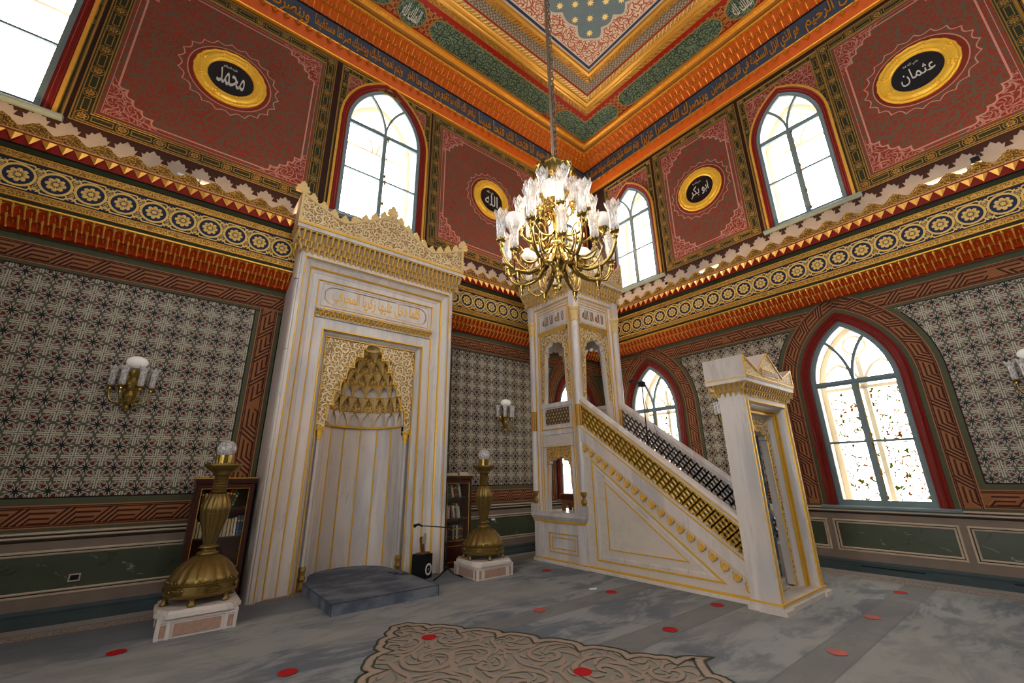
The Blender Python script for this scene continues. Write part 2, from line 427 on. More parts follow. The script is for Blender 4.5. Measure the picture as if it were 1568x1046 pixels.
# ------------------------------------------------------------------ mesh helpers
class MB:
    def __init__(s): s.v = []; s.f = []; s.m = []
    def add(s, vs, fs, mi=0):
        o = len(s.v); s.v.extend(tuple(v) for v in vs)
        for i, f in enumerate(fs):
            s.f.append(tuple(o+k for k in f)); s.m.append(mi[i] if isinstance(mi, list) else mi)
    def box(s, a, b, mi=0):
        x0, y0, z0 = a; x1, y1, z1 = b
        s.add([(x0, y0, z0), (x1, y0, z0), (x1, y1, z0), (x0, y1, z0), (x0, y0, z1), (x1, y0, z1), (x1, y1, z1), (x0, y1, z1)],
              [(0, 3, 2, 1), (4, 5, 6, 7), (0, 1, 5, 4), (1, 2, 6, 5), (2, 3, 7, 6), (3, 0, 4, 7)], mi)
    def cbox(s, c, h, mi=0): s.box([c[i]-h[i] for i in range(3)], [c[i]+h[i] for i in range(3)], mi)
    def quad(s, a, b, c, d, mi=0): s.add([a, b, c, d], [(0, 1, 2, 3)], mi)
    def prism(s, pts, d0, d1, mi=0, side=None, back=True):
        n = len(pts); side = mi if side is None else side
        vs = [(x, y, d0) for x, y in pts]+[(x, y, d1) for x, y in pts]
        fs = [tuple(range(n, 2*n))]+([tuple(reversed(range(n)))] if back else [])
        ms = [mi]*len(fs)
        for i in range(n): fs.append((i, (i+1) % n, n+(i+1) % n, n+i)); ms.append(side)
        s.add(vs, fs, ms)
    def flat(s, pts, d, mi=0): s.add([(x, y, d) for x, y in pts], [tuple(range(len(pts)))], mi)
    def loft(s, rings, mis=0, closed=False):
        """rings: lists of 3D points, equally long"""
        n = len(rings[0]); vs = [p for r in rings for p in r]; fs = []; ms = []
        for i in range(len(rings)-1):
            for j in range(n if closed else n-1):
                k = (j+1) % n; fs.append((i*n+j, i*n+k, (i+1)*n+k, (i+1)*n+j)); ms.append(mis[i] if isinstance(mis, list) else mis)
        s.add(vs, fs, ms)
    def lathe(s, prof, n=24, c=(0, 0, 0), mi=0, a0=0.0, a1=2*pi, wav=None):
        """prof: (r, z) round the local z axis; mi may be a list per ring"""
        full = abs(a1-a0-2*pi) < 1e-6; rings = []
        for k, (r, z) in enumerate(prof):
            ring = []
            for j in range(n if full else n+1):
                a = a0+(a1-a0)*j/n; rr = r*(wav(a, k) if wav else 1)
                ring.append((c[0]+rr*cos(a), c[1]+rr*sin(a), c[2]+z))
            rings.append(ring)
        s.loft(rings, mi, full)
    def tube(s, pts, r, n=8, mi=0, closed=False, cap=True):
        pts = [Vector(p) for p in pts]; m = len(pts); rings = []; prev = None
        for i, p in enumerate(pts):
            if closed: t = pts[(i+1) % m]-pts[i-1]
            else: t = pts[min(i+1, m-1)]-pts[max(i-1, 0)]
            if t.length < 1e-9: t = Vector((0, 0, 1))
            t.normalize()
            if prev is None:
                prev = t.orthogonal().normalized()
            prev = (prev-t*prev.dot(t)); prev = prev.normalized() if prev.length > 1e-6 else t.orthogonal().normalized()
            b = t.cross(prev); rr = r[i] if isinstance(r, (list, tuple)) else r
            rings.append([tuple(p+(prev*cos(2*pi*j/n)+b*sin(2*pi*j/n))*rr) for j in range(n)])
        if closed: rings.append(rings[0])
        o = len(s.v); s.loft(rings, mi, True)
        if cap and not closed:
            s.f.append(tuple(o+j for j in reversed(range(n)))); s.m.append(mi)
            s.f.append(tuple(o+(m-1)*n+j for j in range(n))); s.m.append(mi)
    def ball(s, c, r, n=12, mi=0, sz=1.0):
        k = max(4, n//2); s.lathe([(r*sin(pi*i/k)+1e-5, -r*sz*cos(pi*i/k)) for i in range(k+1)], n, c, mi)
    def mould(s, pts, prof, mis=0, closed=False):
        """sweep profile (t left of the path, d) along a 2D path with mitres"""
        off = miter(pts, closed)
        rings = [[(p[0]+o[0]*t, p[1]+o[1]*t, d) for p, o in zip(pts, off)] for t, d in prof]
        s.loft(rings, mis, closed)
    def ribbon(s, pts, w, d, mi=0, closed=False, h=0.0):
        if h: s.mould(pts, [(-w/2, d), (-w/2, d+h), (w/2, d+h), (w/2, d)], mi, closed)
        else: s.mould(pts, [(-w/2, d), (w/2, d)], mi, closed)

def miter(pts, closed=False):
    n = len(pts); out = []
    for i in range(n):
        a = pts[i-1] if (closed or i > 0) else None; b = pts[i]; c = pts[(i+1) % n] if (closed or i < n-1) else None
        ns = []
        for p, q in ((a, b), (b, c)):
            if p is None or q is None: continue
            dx, dy = q[0]-p[0], q[1]-p[1]; l = sqrt(dx*dx+dy*dy) or 1e-9; ns.append((-dy/l, dx/l))
        if len(ns) == 1: out.append(ns[0])
        else:
            mx, my = ns[0][0]+ns[1][0], ns[0][1]+ns[1][1]; l = sqrt(mx*mx+my*my) or 1e-9; mx /= l; my /= l
            k = max(.25, mx*ns[0][0]+my*ns[0][1]); out.append((mx/k, my/k))
    return out
class Path:
    def __init__(s, pts):
        s.p = pts; s.o = miter(pts); s.c = [0.0]
        for a, b in zip(pts, pts[1:]): s.c.append(s.c[-1]+sqrt((a[0]-b[0])**2+(a[1]-b[1])**2))
        s.L = s.c[-1]
    def at(s, a, t):
        a = max(0.0, min(s.L, a)); i = 0
        while i < len(s.c)-2 and s.c[i+1] < a: i += 1
        f = (a-s.c[i])/max(1e-9, s.c[i+1]-s.c[i])
        p, q, u, v = s.p[i], s.p[i+1], s.o[i], s.o[i+1]
        return ((p[0]+u[0]*t)*(1-f)+(q[0]+v[0]*t)*f, (p[1]+u[1]*t)*(1-f)+(q[1]+v[1]*t)*f)
def arch_pts(c, hw, z0, zs, rise, e=0.0, n=12, zcut=None):
    """pointed arch outline, offset outward by e"""
    r = (rise*rise+hw*hw)/(2*hw); cx = r-hw; R = r+e
    pts = [(c-hw-e, z0)]
    a1 = math.acos(max(-1, min(1, cx/R)))
    for i in range(n+1):
        a = a1*i/n; pts.append((c+cx-R*cos(a), zs+R*sin(a)))
    for i in range(n, -1, -1):
        a = a1*i/n
        if i == n: continue
        pts.append((c-cx+R*cos(a), zs+R*sin(a)))
    pts.append((c+hw+e, z0))
    return pts
def wallface(mb, s0, s1, z0, z1, holes, d=0.0, mi=0):
    cur = s0
    for h in sorted(holes, key=lambda p: p[0][0]):
        a, b = h[0][0], h[-1][0]; zb = h[0][1]
        if a > cur: mb.quad((cur, z0, d), (a, z0, d), (a, z1, d), (cur, z1, d), mi)
        if zb > z0+1e-6: mb.quad((a, z0, d), (b, z0, d), (b, zb, d), (a, zb, d), mi)
        for p, q in zip(h, h[1:]):
            if q[0]-p[0] > 1e-6: mb.add([(p[0], p[1], d), (q[0], q[1], d), (q[0], z1, d), (p[0], z1, d)], [(0, 1, 2, 3)], mi)
        cur = b
    if s1 > cur: mb.quad((cur, z0, d), (s1, z0, d), (s1, z1, d), (cur, z1, d), mi)

def mesh_of(name, mb, mats, smooth=False, fix=True):
    me = bpy.data.meshes.new(name); me.from_pydata(mb.v, [], mb.f)
    for m in mats: me.materials.append(M[m] if isinstance(m, str) else m)
    if len(mats) > 1: me.polygons.foreach_set('material_index', mb.m)
    if fix:
        bm = bmesh.new(); bm.from_mesh(me); bmesh.ops.recalc_face_normals(bm, faces=bm.faces[:]); bm.to_mesh(me); bm.free()
    if smooth: me.polygons.foreach_set('use_smooth', [True]*len(me.polygons))
    me.update(); return me
def obj(name, mb, mats, parent=None, mtx=None, smooth=False, kind=None, label=None, fix=True, cat=None, group=None):
    me = mb if isinstance(mb, bpy.types.Mesh) else mesh_of(name, mb, mats if isinstance(mats, (list, tuple)) else [mats], smooth, fix)
    o = bpy.data.objects.new(name, me); COL.objects.link(o)
    if parent: o.parent = parent
    if mtx is not None:
        if isinstance(mtx, Matrix): o.matrix_local = mtx
        else: o.location = mtx
    if kind: o['kind'] = kind
    if label: o['label'] = label
    if cat: o['category'] = cat
    if group: o['group'] = group
    return o
def thing(name, label, cat, mtx=None, group=None):
    o = bpy.data.objects.new(name, None); COL.objects.link(o); o.empty_display_size = .2
    if mtx is not None:
        if isinstance(mtx, Matrix): o.matrix_world = mtx
        else: o.location = mtx
    o['label'] = label; o['category'] = cat
    if group: o['group'] = group
    return o
def inst(src, parent, mtx, label=None):
    o = src.copy(); COL.objects.link(o); o.parent = parent
    if isinstance(mtx, Matrix): o.matrix_local = mtx
    else: o.location = mtx
    return o
def copy_thing(root, mtx, label, group=None):
    r = root.copy(); COL.objects.link(r); r.matrix_world = mtx if isinstance(mtx, Matrix) else Matrix.Translation(mtx)
    r['label'] = label
    if group: r['group'] = group
    for ch in list(root.children):
        c = ch.copy(); COL.objects.link(c); c.parent = r
        for g in list(ch.children):
            d = g.copy(); COL.objects.link(d); d.parent = c
    return r
def T(x, y, z): return Matrix.Translation((x, y, z))
def many(name, mesh, places, parent, kind=None):
    """one part object per place, mesh data shared"""
    first = None
    for p in places:
        o = bpy.data.objects.new(name, mesh); COL.objects.link(o); o.parent = parent
        if isinstance(p, Matrix): o.matrix_local = p
        else: o.location = p
        if kind: o['kind'] = kind

# ---- Arabic lettering (presentation forms, drawn with the built-in font)
_AR = {'ا': (0xFE8D, 2), 'أ': (0xFE83, 2), 'ب': (0xFE8F, 4), 'ة': (0xFE93, 2), 'ت': (0xFE95, 4), 'ث': (0xFE99, 4), 'ج': (0xFE9D, 4), 'ح': (0xFEA1, 4),
       'خ': (0xFEA5, 4), 'د': (0xFEA9, 2), 'ذ': (0xFEAB, 2), 'ر': (0xFEAD, 2), 'ز': (0xFEAF, 2), 'س': (0xFEB1, 4), 'ش': (0xFEB5, 4), 'ص': (0xFEB9, 4),
       'ض': (0xFEBD, 4), 'ط': (0xFEC1, 4), 'ظ': (0xFEC5, 4), 'ع': (0xFEC9, 4), 'غ': (0xFECD, 4), 'ف': (0xFED1, 4), 'ق': (0xFED5, 4), 'ك': (0xFED9, 4),
       'ل': (0xFEDD, 4), 'م': (0xFEE1, 4), 'ن': (0xFEE5, 4), 'ه': (0xFEE9, 4), 'و': (0xFEED, 2), 'ى': (0xFEEF, 2), 'ي': (0xFEF1, 4)}
def shape(txt):
    out = []
    for w in txt.split(' '):
        g = []
        for i, ch in enumerate(w):
            if ch not in _AR: g.append(ch); continue
            base, nf = _AR[ch]
            pj = i > 0 and w[i-1] in _AR and _AR[w[i-1]][1] == 4
            nj = nf == 4 and i < len(w)-1 and w[i+1] in _AR
            g.append(chr(base+(3 if pj and nj else 1 if pj else 2 if nj else 0)))
        out.append(''.join(reversed(g)))
    return ' '.join(reversed(out))
def lettering(name, txt, mtl, parent, x0, x1, y0, y1, d, h=.008, bold=.0, res=2, ar=True, lab=None):
    c = bpy.data.curves.new(name, 'FONT'); c.body = shape(txt) if ar else txt; c.resolution_u = res; c.extrude = .5; c.offset = bold
    o = bpy.data.objects.new(name, c); COL.objects.link(o)
    me = bpy.data.meshes.new_from_object(o.evaluated_get(bpy.context.evaluated_depsgraph_get()))
    bpy.data.objects.remove(o); bpy.data.curves.remove(c)
    xs = [v.co.x for v in me.vertices]; ys = [v.co.y for v in me.vertices]
    ax, bx, ay, by = min(xs), max(xs), min(ys), max(ys)
    for v in me.vertices:
        v.co = (x0+(v.co.x-ax)/(bx-ax)*(x1-x0), y0+(v.co.y-ay)/(by-ay)*(y1-y0), d+(h if v.co.z > 0 else 0))
    me.materials.clear(); me.materials.append(M[mtl])
    o = bpy.data.objects.new(name, me); COL.objects.link(o); o.parent = parent
    if lab: o['label'] = lab
    return o

# ------------------------------------------------------------------ bands with the slanting key pattern
def key_band(mb, pts, w, d, period=.36, flip=False, mats=(0, 1, 2)):
    """mb materials: terracotta field, dark line, tan line; w to the left of the path"""
    P = Path(pts); f0, f1, f2 = mats
    mb.mould(pts, [(0, d-.004), (0, d), (w, d), (w, d-.004)], f0)
    def strip(a0, t0, a1, t1, ww, dd, mi):
        L = sqrt((a1-a0)**2+(t1-t0)**2); k = max(1, int(L/.07)); ux, uy = (a1-a0)/L, (t1-t0)/L
        a0 -= ux*ww/2; t0 -= uy*ww/2; L += ww; rows = []
        for i in range(k+1):
            q = L*i/k; rows.append([P.at(a0+ux*q-uy*ww/2, t0+uy*q+ux*ww/2), P.at(a0+ux*q+uy*ww/2, t0+uy*q-ux*ww/2)])
        for i in range(k):
            a, b, c, e = rows[i][0], rows[i][1], rows[i+1][1], rows[i+1][0]
            mb.add([(a[0], a[1], dd), (b[0], b[1], dd), (c[0], c[1], dd), (e[0], e[1], dd)], [(0, 1, 2, 3)], mi)
    for t in (w*.085, w*.915): mb.mould(pts, [(t-.005, d+.001), (t+.005, d+.001)], f1)
    for t in (w*.03, w*.97): mb.mould(pts, [(t-.004, d+.001), (t+.004, d+.001)], f2)
    n = max(1, int(P.L/period)); per = P.L/n; lo, hi = w*.16, w*.84; H = hi-lo
    sk = .42*H*(-1 if flip else 1)
    def X(u, t): return u*per+(t-.5)*2*sk, lo+t*H
    for i in range(n):
        for poly in (((0, 0), (0, 1)), ((.15, 0), (.15, .70), (.70, .70)), ((.30, 0), (.30, .36), (.70, .36)), ((.85, 1), (.85, .30+.0), (.85, .06), (.42, .06))):
            for (u0, t0), (u1, t1) in zip(poly, poly[1:]):
                a0, b0 = X(i+u0, t0); a1, b1 = X(i+u1, t1)
                if a0 < 0 or a1 < 0 or a0 > P.L or a1 > P.L: continue
                strip(a0, b0, a1, b1, .020, d+.0012, f1)
        for (u0, t0, u1, t1) in ((.0, 0, 1.0, 0), (0, 1, 1, 1)):
            a0, b0 = (i+u0)*per, lo+t0*H; a1, b1 = (i+u1)*per, lo+t1*H
            strip(a0, b0, a1, b1, .014, d+.0012, f1)
        for poly in (((.075, .0), (.075, .86), (.78, .86)), ((.225, .0), (.225, .53), (.78, .53), ), ((.93, 1), (.93, .0))):
            for (u0, t0), (u1, t1) in zip(poly, poly[1:]):
                a0, b0 = X(i+u0, t0); a1, b1 = X(i+u1, t1)
                if a0 < 0 or a1 < 0 or a0 > P.L or a1 > P.L: continue
                strip(a0, b0, a1, b1, .007, d+.0018, f2)

# ------------------------------------------------------------------ windows
def window(idx, fr, c, hw, z0, zs, rise, upper, L):
    """moulded surround, blue-grey frame, mullions, panes, handle, deep reveal and outer window"""
    k = hw/.745
    prof = [(0.02, 0.0), (0.02, .035), (-.005, .045), (-.02, .038), (-.035, .050), (-.06, .030), (-.085, .032), (-.10, .012), (-.125, .004), (-.13, -.03)]
    if upper: prof = [(.02, 0), (.02, .05), (-.02, .055), (-.03, .03)]+[(p[0]*k*.85, p[1]) for p in prof[3:]]
    e_in = prof[-1][0]
    o = MB()
    mis = ([1]*3+[0]*(len(prof)-4)) if upper else [0]*(len(prof)-1)
    o.loft([[(x, y, d) for x, y in arch_pts(c, hw, z0, zs, rise, e)] for e, d in prof], mis)
    root = obj('window_%d' % idx, o, ['redmould', 'goldline'], None, None, kind='structure')
    root.matrix_world = fr
    # frame
    fw = .075
    f = MB(); e1, e2 = e_in, e_in-fw
    f.loft([[(x, y, d) for x, y in arch_pts(c, hw, z0, zs, rise, e)] for e, d in ((e1, -.03), (e1, -.005), (e1-.02, .002), (e1-.03, -.012), (e2, -.015), (e2, -.06), (e1, -.06))])
    gw = hw+e2                              # half width of the glass opening
    f.box((c-gw-fw, z0, -.06), (c+gw+fw, z0+.085, -.004))
    def archz(dx):
        r = (rise*rise+hw*hw)/(2*hw); cx = r-hw; R = r+e2; return zs+sqrt(max(0, R*R-(abs(dx)+cx)**2))
    tz = zs+.02
    f.box((c-gw, tz-.045, -.06), (c+gw, tz+.045, -.002)); f.box((c-gw, tz-.012, -.06), (c+gw, tz+.012, .012))
    f.box((c-.042, z0+.08, -.06), (c+.042, tz, .002))
    mz = (z0+tz)/2
    f.box((c-gw, mz-.018, -.055), (c+gw, mz+.018, -.01))
    for sg in (-1, 1):                      # two curved bars spring from the middle of the transom
        r_ = (rise*rise+hw*hw)/(2*hw)+e2; pts = []; am = math.acos(max(-1, 1-gw*.5/r_))
        for i in range(10):
            a_ = am*i/9; pts.append((c+sg*(r_-r_*cos(a_)), tz-.02+r_*sin(a_)))
        f.mould(pts, [(-.022, -.055), (-.022, -.006), (.022, -.006), (.022, -.055)])
    obj('window_frame', f, 'blueframe', root)
    # sill
    sl = MB(); sl.mould([(c-hw-.10, z0-.075), (c+hw+.10, z0-.075)], [(0, 0), (0, .045), (.02, .06), (.03, .085), (.06, .09), (.075, .07), (.075, -.03)])
    for sx in (c-hw-.10, c+hw+.10): sl.flat([(sx, z0-.075), (sx, z0)], .0) if False else None
    sl.add([(sx, z0-.075+t, d) for sx in (c-hw-.10, c+hw+.10) for t, d in ((0, 0), (0, .045), (.02, .06), (.03, .085), (.06, .09), (.075, .07), (.075, -.03))], [tuple(range(7)), tuple(range(13, 6, -1))])
    obj('window_sill', sl, 'blueframe', root)
    # handle rod (espagnolette)
    h = MB(); h.tube([(c+.055, z0+.12, .018), (c+.055, tz-.05, .018)], .009, 6)
    for zz in (z0+.13, mz+.1, tz-.08, (z0+mz)/2): h.cbox((c+.055, zz, .015), (.018, .03, .012))
    h.tube([(c+.055, mz-.02, .02), (c+.055, mz-.02, .055), (c+.055, mz-.14, .06)], [.012, .014, .010], 6)
    obj('window_handle', h, 'brass_dk', root)
    # panes
    def pane(pts): p = MB(); p.prism(pts, -.042, -.038); obj('pane', p, 'glass', root)
    for a, b in ((c-gw, c-.04), (c+.04, c+gw)):
        for p, q in ((z0+.08, mz-.018), (mz+.018, tz-.045)): pane([(a, p), (b, p), (b, q), (a, q)])
    head = [p for p in arch_pts(c, hw, z0, zs, rise, e2) if p[1] > tz+.05]
    pane([(c-gw, tz+.045)]+head+[(c+gw, tz+.045)])
    # reveal
    D = -.72
    r = MB(); hole = e1
    r.loft([[(x, y, d) for x, y in arch_pts(c, hw, z0-.02, zs, rise, e)] for e, d in ((hole+.02, -.005), (hole+.02, -.06), (hole-.02, -.10), (hole+.05, D))], [0, 0, 0])
    r.quad((c-hw, z0-.02, -.06), (c+hw, z0-.02, -.06), (c+hw, z0-.02, D), (c-hw, z0-.02, D))
    obj('window_reveal', r, 'reveal', root)
    # outer window: frame with two lancets and a roundel in the head
    q = MB(); gh = hw+hole+.05
    q.loft([[(x, y, d) for x, y in arch_pts(c, hw, z0-.02, zs, rise, e)] for e, d in ((hole+.05, D+.10), (hole-.05, D+.10), (hole-.05, D), )])
    if not upper: q.box((c-.035, z0, D+.02), (c+.035, zs+.45*rise, D+.09))
    q.box((c-gh, zs-.03, D+.02), (c+gh, zs+.03, D+.09))
    for sg in (-1, 1):
        cc = c+sg*gh*.48; lan = arch_pts(cc, gh*.40, zs, zs+.02, gh*.62, 0, 6)
        q.mould(lan, [(0, D+.02), (0, D+.08), (.045, D+.08), (.045, D+.02)])
    cz = zs+rise*.62; R = gh*.22
    q.mould([(c+R*cos(2*pi*i/16), cz+R*sin(2*pi*i/16)) for i in range(16)], [(0, D+.02), (0, D+.08), (-.04, D+.08), (-.04, D+.02)], 0, True)
    obj('outer_window_frame', q, 'reveal', root)
    if not upper:
        t = MB(); t.box((c-gh, z0, D+.012), (c+gh, tz, D+.018)); obj('outer_window_glass', t, 'screen', root)
    return root

# ------------------------------------------------------------------ painted panels of the upper wall
_ros = None
def rosette_mesh():
    global _ros
    if _ros: return _ros
    m = MB(); n = 8
    m.lathe([(.076, 0), (.076, .007), (.068, .007), (.066, .002), (.0, .002)], 16, mi=[0, 0, 0, 1])
    for i in range(n):
        a = 2*pi*i/n; c, s_ = cos(a), sin(a); p = lambda r, t, z: (r*c-t*s_, r*s_+t*c, z)
        m.add([p(.010, 0, .008), p(.038, .016, .008), p(.060, 0, .006), p(.038, -.016, .008), p(.036, 0, .020)], [(0, 3, 4), (3, 2, 4), (2, 1, 4), (1, 0, 4)], 0)
    m.ball((0, 0, .01), .012, 8, 0)
    _ros = mesh_of('rosette', m, ['golddark', 'bandgreen']); return _ros
def bar_mesh(L):
    m = MB(); h = .042
    pts = [(-L/2, -h), (L/2, -h), (L/2, h), (-L/2, h)]
    m.mould(pts, [(0, 0), (.002, .007), (.010, .007), (.012, .0)], 0, True)
    m.flat([(-L/2+.012, -h+.012), (L/2-.012, -h+.012), (L/2-.012, h-.012), (-L/2+.012, h-.012)], .002, 1)
    return mesh_of('bar', m, ['golddark', 'bandgreen'])
def border_run(root, a, b, parts, horizontal=True):
    """alternate bars and rosettes from a to b"""
    L = sqrt((b[0]-a[0])**2+(b[1]-a[1])**2); n = max(1, round(L/.42)); per = L/n; ux, uy = (b[0]-a[0])/L, (b[1]-a[1])/L
    rot = Matrix.Rotation(atan2(uy, ux), 4, 'Z'); bm_ = bar_mesh(per-.19)
    many('border_bar', bm_, [T(a[0]+ux*per*(i+.5), a[1]+uy*per*(i+.5), .006) @ rot for i in range(n)], root)
    many('border_rosette', rosette_mesh(), [(a[0]+ux*per*i, a[1]+uy*per*i, .006) for i in range(n+1)], root)
def border_strips(mb, pts, w, closed=True):
    """gold strips either side of a dark band; inside to the left of the path"""
    mb.mould(pts, [(0, 0), (0, .014), (.008, .016), (.016, .008), (.030, .008), (.038, .012), (.044, .005), (w-.044, .005), (w-.038, .012), (w-.028, .008), (w-.014, .008), (w-.008, .014), (w, .010), (w, 0)],
             [0, 0, 0, 1, 0, 0, 1, 0, 0, 1, 0, 0, 0], closed)
def panel(fr, s0, s1, z0, z1, w=.23, med=True, wall=None):
    root = thing('painted_wall_panel', '', 'painting'); root.matrix_world = fr
    for k in ('label', 'category'): del root[k]
    root['kind'] = 'structure'; root.name = 'trim_%d' % (40+panel.n); panel.n += 1
    f = MB(); f.prism([(s0+w-.01, z0+w-.01), (s1-w+.01, z0+w-.01), (s1-w+.01, z1-w+.01), (s0+w-.01, z1-w+.01)], 0, .004)
    obj('painted_field', f, 'damask', root, kind=None)
    b = MB(); border_strips(b, [(s0, z0), (s1, z0), (s1, z1), (s0, z1)], w); obj('panel_border', b, ['golddark', 'bandgreen'], root)
    h = w/2
    border_run(root, (s0+h, z0+h), (s1-h, z0+h), None); border_run(root, (s0+h, z1-h), (s1-h, z1-h), None)
    # uprights without doubling the corner rosettes
    for sx in (s0+h, s1-h):
        L = z1-z0-2*h; n = round(L/.42); per = L/n
        many('border_bar', bar_mesh(per-.19), [T(sx, z0+h+per*(i+.5), .006) @ Matrix.Rotation(pi/2, 4, 'Z') for i in range(n)], root)
        many('border_rosette', rosette_mesh(), [(sx, z0+h+per*i, .006) for i in range(1, n)], root)
    # scalloped pink outline
    i0, i1, j0, j1 = s0+w+.13, s1-w-.13, z0+w+.12, z1-w-.12; R = .62
    out = []
    lob = .17
    for (cx, cz, sx, sz, order) in ((i0, j0, 1, 1, 0), (i1, j0, -1, 1, 1), (i1, j1, -1, -1, 0), (i0, j1, 1, -1, 1)):
        ks = [(0, .56), (.11, .46), (.20, .32), (.32, .20), (.46, .11), (.56, 0)]
        P = [(cx+sx*a, cz+sz*b) for a, b in ks]
        if order: P = P[::-1]
        seg = []
        for p, q in zip(P, P[1:]):
            mx, mz = (p[0]+q[0])/2, (p[1]+q[1])/2; dx, dz = (q[0]-p[0]), (q[1]-p[1]); l = sqrt(dx*dx+dz*dz)
            for t in range(6):
                u = t/6; bul = sin(pi*u)*.055
                # bulge toward the corner
                nx, nz = -sx*.7071, -sz*.7071
                seg.append((p[0]+dx*u+nx*bul, p[1]+dz*u+nz*bul))
        seg.append(P[-1]); out += seg
        t = MB(); q_ = [(cx+sx*.62, cz-sz*.07), (cx-sx*.07, cz-sz*.07), (cx-sx*.07, cz+sz*.62)]
        t.flat(seg+(q_[::-1] if order else q_), .0056)
        obj('corner_scrolls', t, 'damask_pink', root)
    r = MB(); r.ribbon(out, .024, .0065, 0, True); r.ribbon([(x, z) for x, z in [(s0+w+.05, z0+w+.05), (s1-w-.05, z0+w+.05), (s1-w-.05, z1-w-.05), (s0+w+.05, z1-w-.05)]], .008, .0065, 0, True)
    if med:
        c, m = ((s0+s1)/2, med); R1 = .605
        ring = [(c+R1*cos(2*pi*i/48), m+R1*sin(2*pi*i/48)) for i in range(48)]; r.ribbon(ring, .016, .0065, 0, True)
        sc = []
        for i in range(22):
            for t in range(5):
                a = 2*pi*(i+t/5)/22; rr = .735-.06*sin(pi*t/5); sc.append((c+rr*cos(a), m+rr*sin(a)))
        r.ribbon(sc, .016, .0065, 0, True)
        dk = MB(); dk.flat([(c+R1*cos(2*pi*i/40), m+R1*sin(2*pi*i/40)) for i in range(40)], .0052); obj('medallion_ground', dk, 'medred', root)
    obj('painted_outline', r, 'pink', root)
    return root
panel.n = 0
# ------------------------------------------------------------------ room shell
ZL, ZT, ZC = 5.62, 11.1, 11.1
def hole_of(w, upper):
    c, hw, z0, zs, ri = w; k = hw/.745; e = (-.13*k*.85 if upper else -.13)
    return arch_pts(c, hw, z0-.02, zs, ri, e)
floor = MB(); floor.quad((-RX, -RY, 0), (0, -RY, 0), (0, 0, 0), (-RX, 0, 0)); floor.box((-RX-.8, -RY-.8, -.2), (.8, .8, -.01))
floor = obj('floor', floor, 'carpet', kind='structure')
def wall(name, fr, s0, s1, low, up, extra=()):
    m = MB()
    wallface(m, s0, s1, 0, ZL, [hole_of(w, False) for w in low]+list(extra), 0, 0)
    wallface(m, s0, s1, ZL, 6.27, [], 0, 1)
    wallface(m, s0, s1, 6.27, ZT+.3, [hole_of(w, True) for w in up], 0, 2)
    # outer skin
    wallface(m, s0-.8, s1+.8, -.2, 12.2, [hole_of(w, False) for w in low], -.76, 1)if not up else None
    if up:
        wallface(m, s0-.8, s1+.8, -.2, ZL, [hole_of(w, False) for w in low], -.76, 1)
        wallface(m, s0-.8, s1+.8, ZL, 12.2, [hole_of(w, True) for w in up], -.76, 1)
    o = obj(name, m, ['olive', 'greywall', 'brown'], kind='structure', fix=False); o.matrix_world = fr
    return o
NX = -6.42                                   # mihrab axis
wl = wall('wall_left', FL, -RX, 0, LOL+[(-.98, .745, .98, 2.95, 1.25)], UPL, [[(NX-.66, 0), (NX-.66, 3.85), (NX+.66, 3.85), (NX+.66, 0)]])
LOL.append((-.98, .745, .98, 2.95, 1.25))
wr = wall('wall_right', FR, 0, RY, LOR, UPR)
def rect(c, z0, z1, hw): return [(c-hw, z0), (c-hw, z1), (c+hw, z1), (c+hw, z0)]
for nm, fr, L, cs in (('wall_west', FA, RY, (2.2, 5.5)), ('wall_south', FB, RX, (2.6, 6.45, 10.3))):
    m = MB(); wallface(m, 0, L, 0, 5.6, [rect(c, 1.0, 4.0, .65) for c in cs] if nm == 'wall_west' else []); wallface(m, 0, L, 5.6, ZT+.3, [rect(c, 6.3, 9.3, .65) for c in cs], 0, 1)
    for c in cs:
        for z0, z1 in (((1.0, 4.0), (6.3, 9.3)) if nm == 'wall_west' else ((6.3, 9.3),)):
            m.mould([(c-.65, z0), (c+.65, z0), (c+.65, z1), (c-.65, z1)], [(0, 0), (0, -.5)], 0, True)
            m.mould([(c-.65, z0), (c+.65, z0), (c+.65, z1), (c-.65, z1)], [(0, .03), (.10, .03), (.10, -.1)], 2, True)
            m.box((c-.03, z0, -.08), (c+.03, z1, -.03), 2); m.box((c-.65, z1-.9, -.08), (c+.65, z1-.84, -.03), 2)
    m.box((0, 0, 0), (L, .9, .03), 3)
    o = obj(nm, m, ['olive', 'damask', 'blueframe', 'taupe'], kind='structure'); o.matrix_world = fr
ce = MB(); ce.box((-RX-.8, -RY-.8, ZC), (.8, .8, ZC+.3)); ceil = obj('ceiling', ce, 'lat_red', kind='structure')

wi = 1
for ws, fr, up in ((LOL, FL, False), (UPL, FL, True), (LOR, FR, False), (UPR, FR, True)):
    for (c, hw, z0, zs, ri) in ws:
        window(wi, fr, c, hw, z0, zs, ri, up, 0); wi += 1

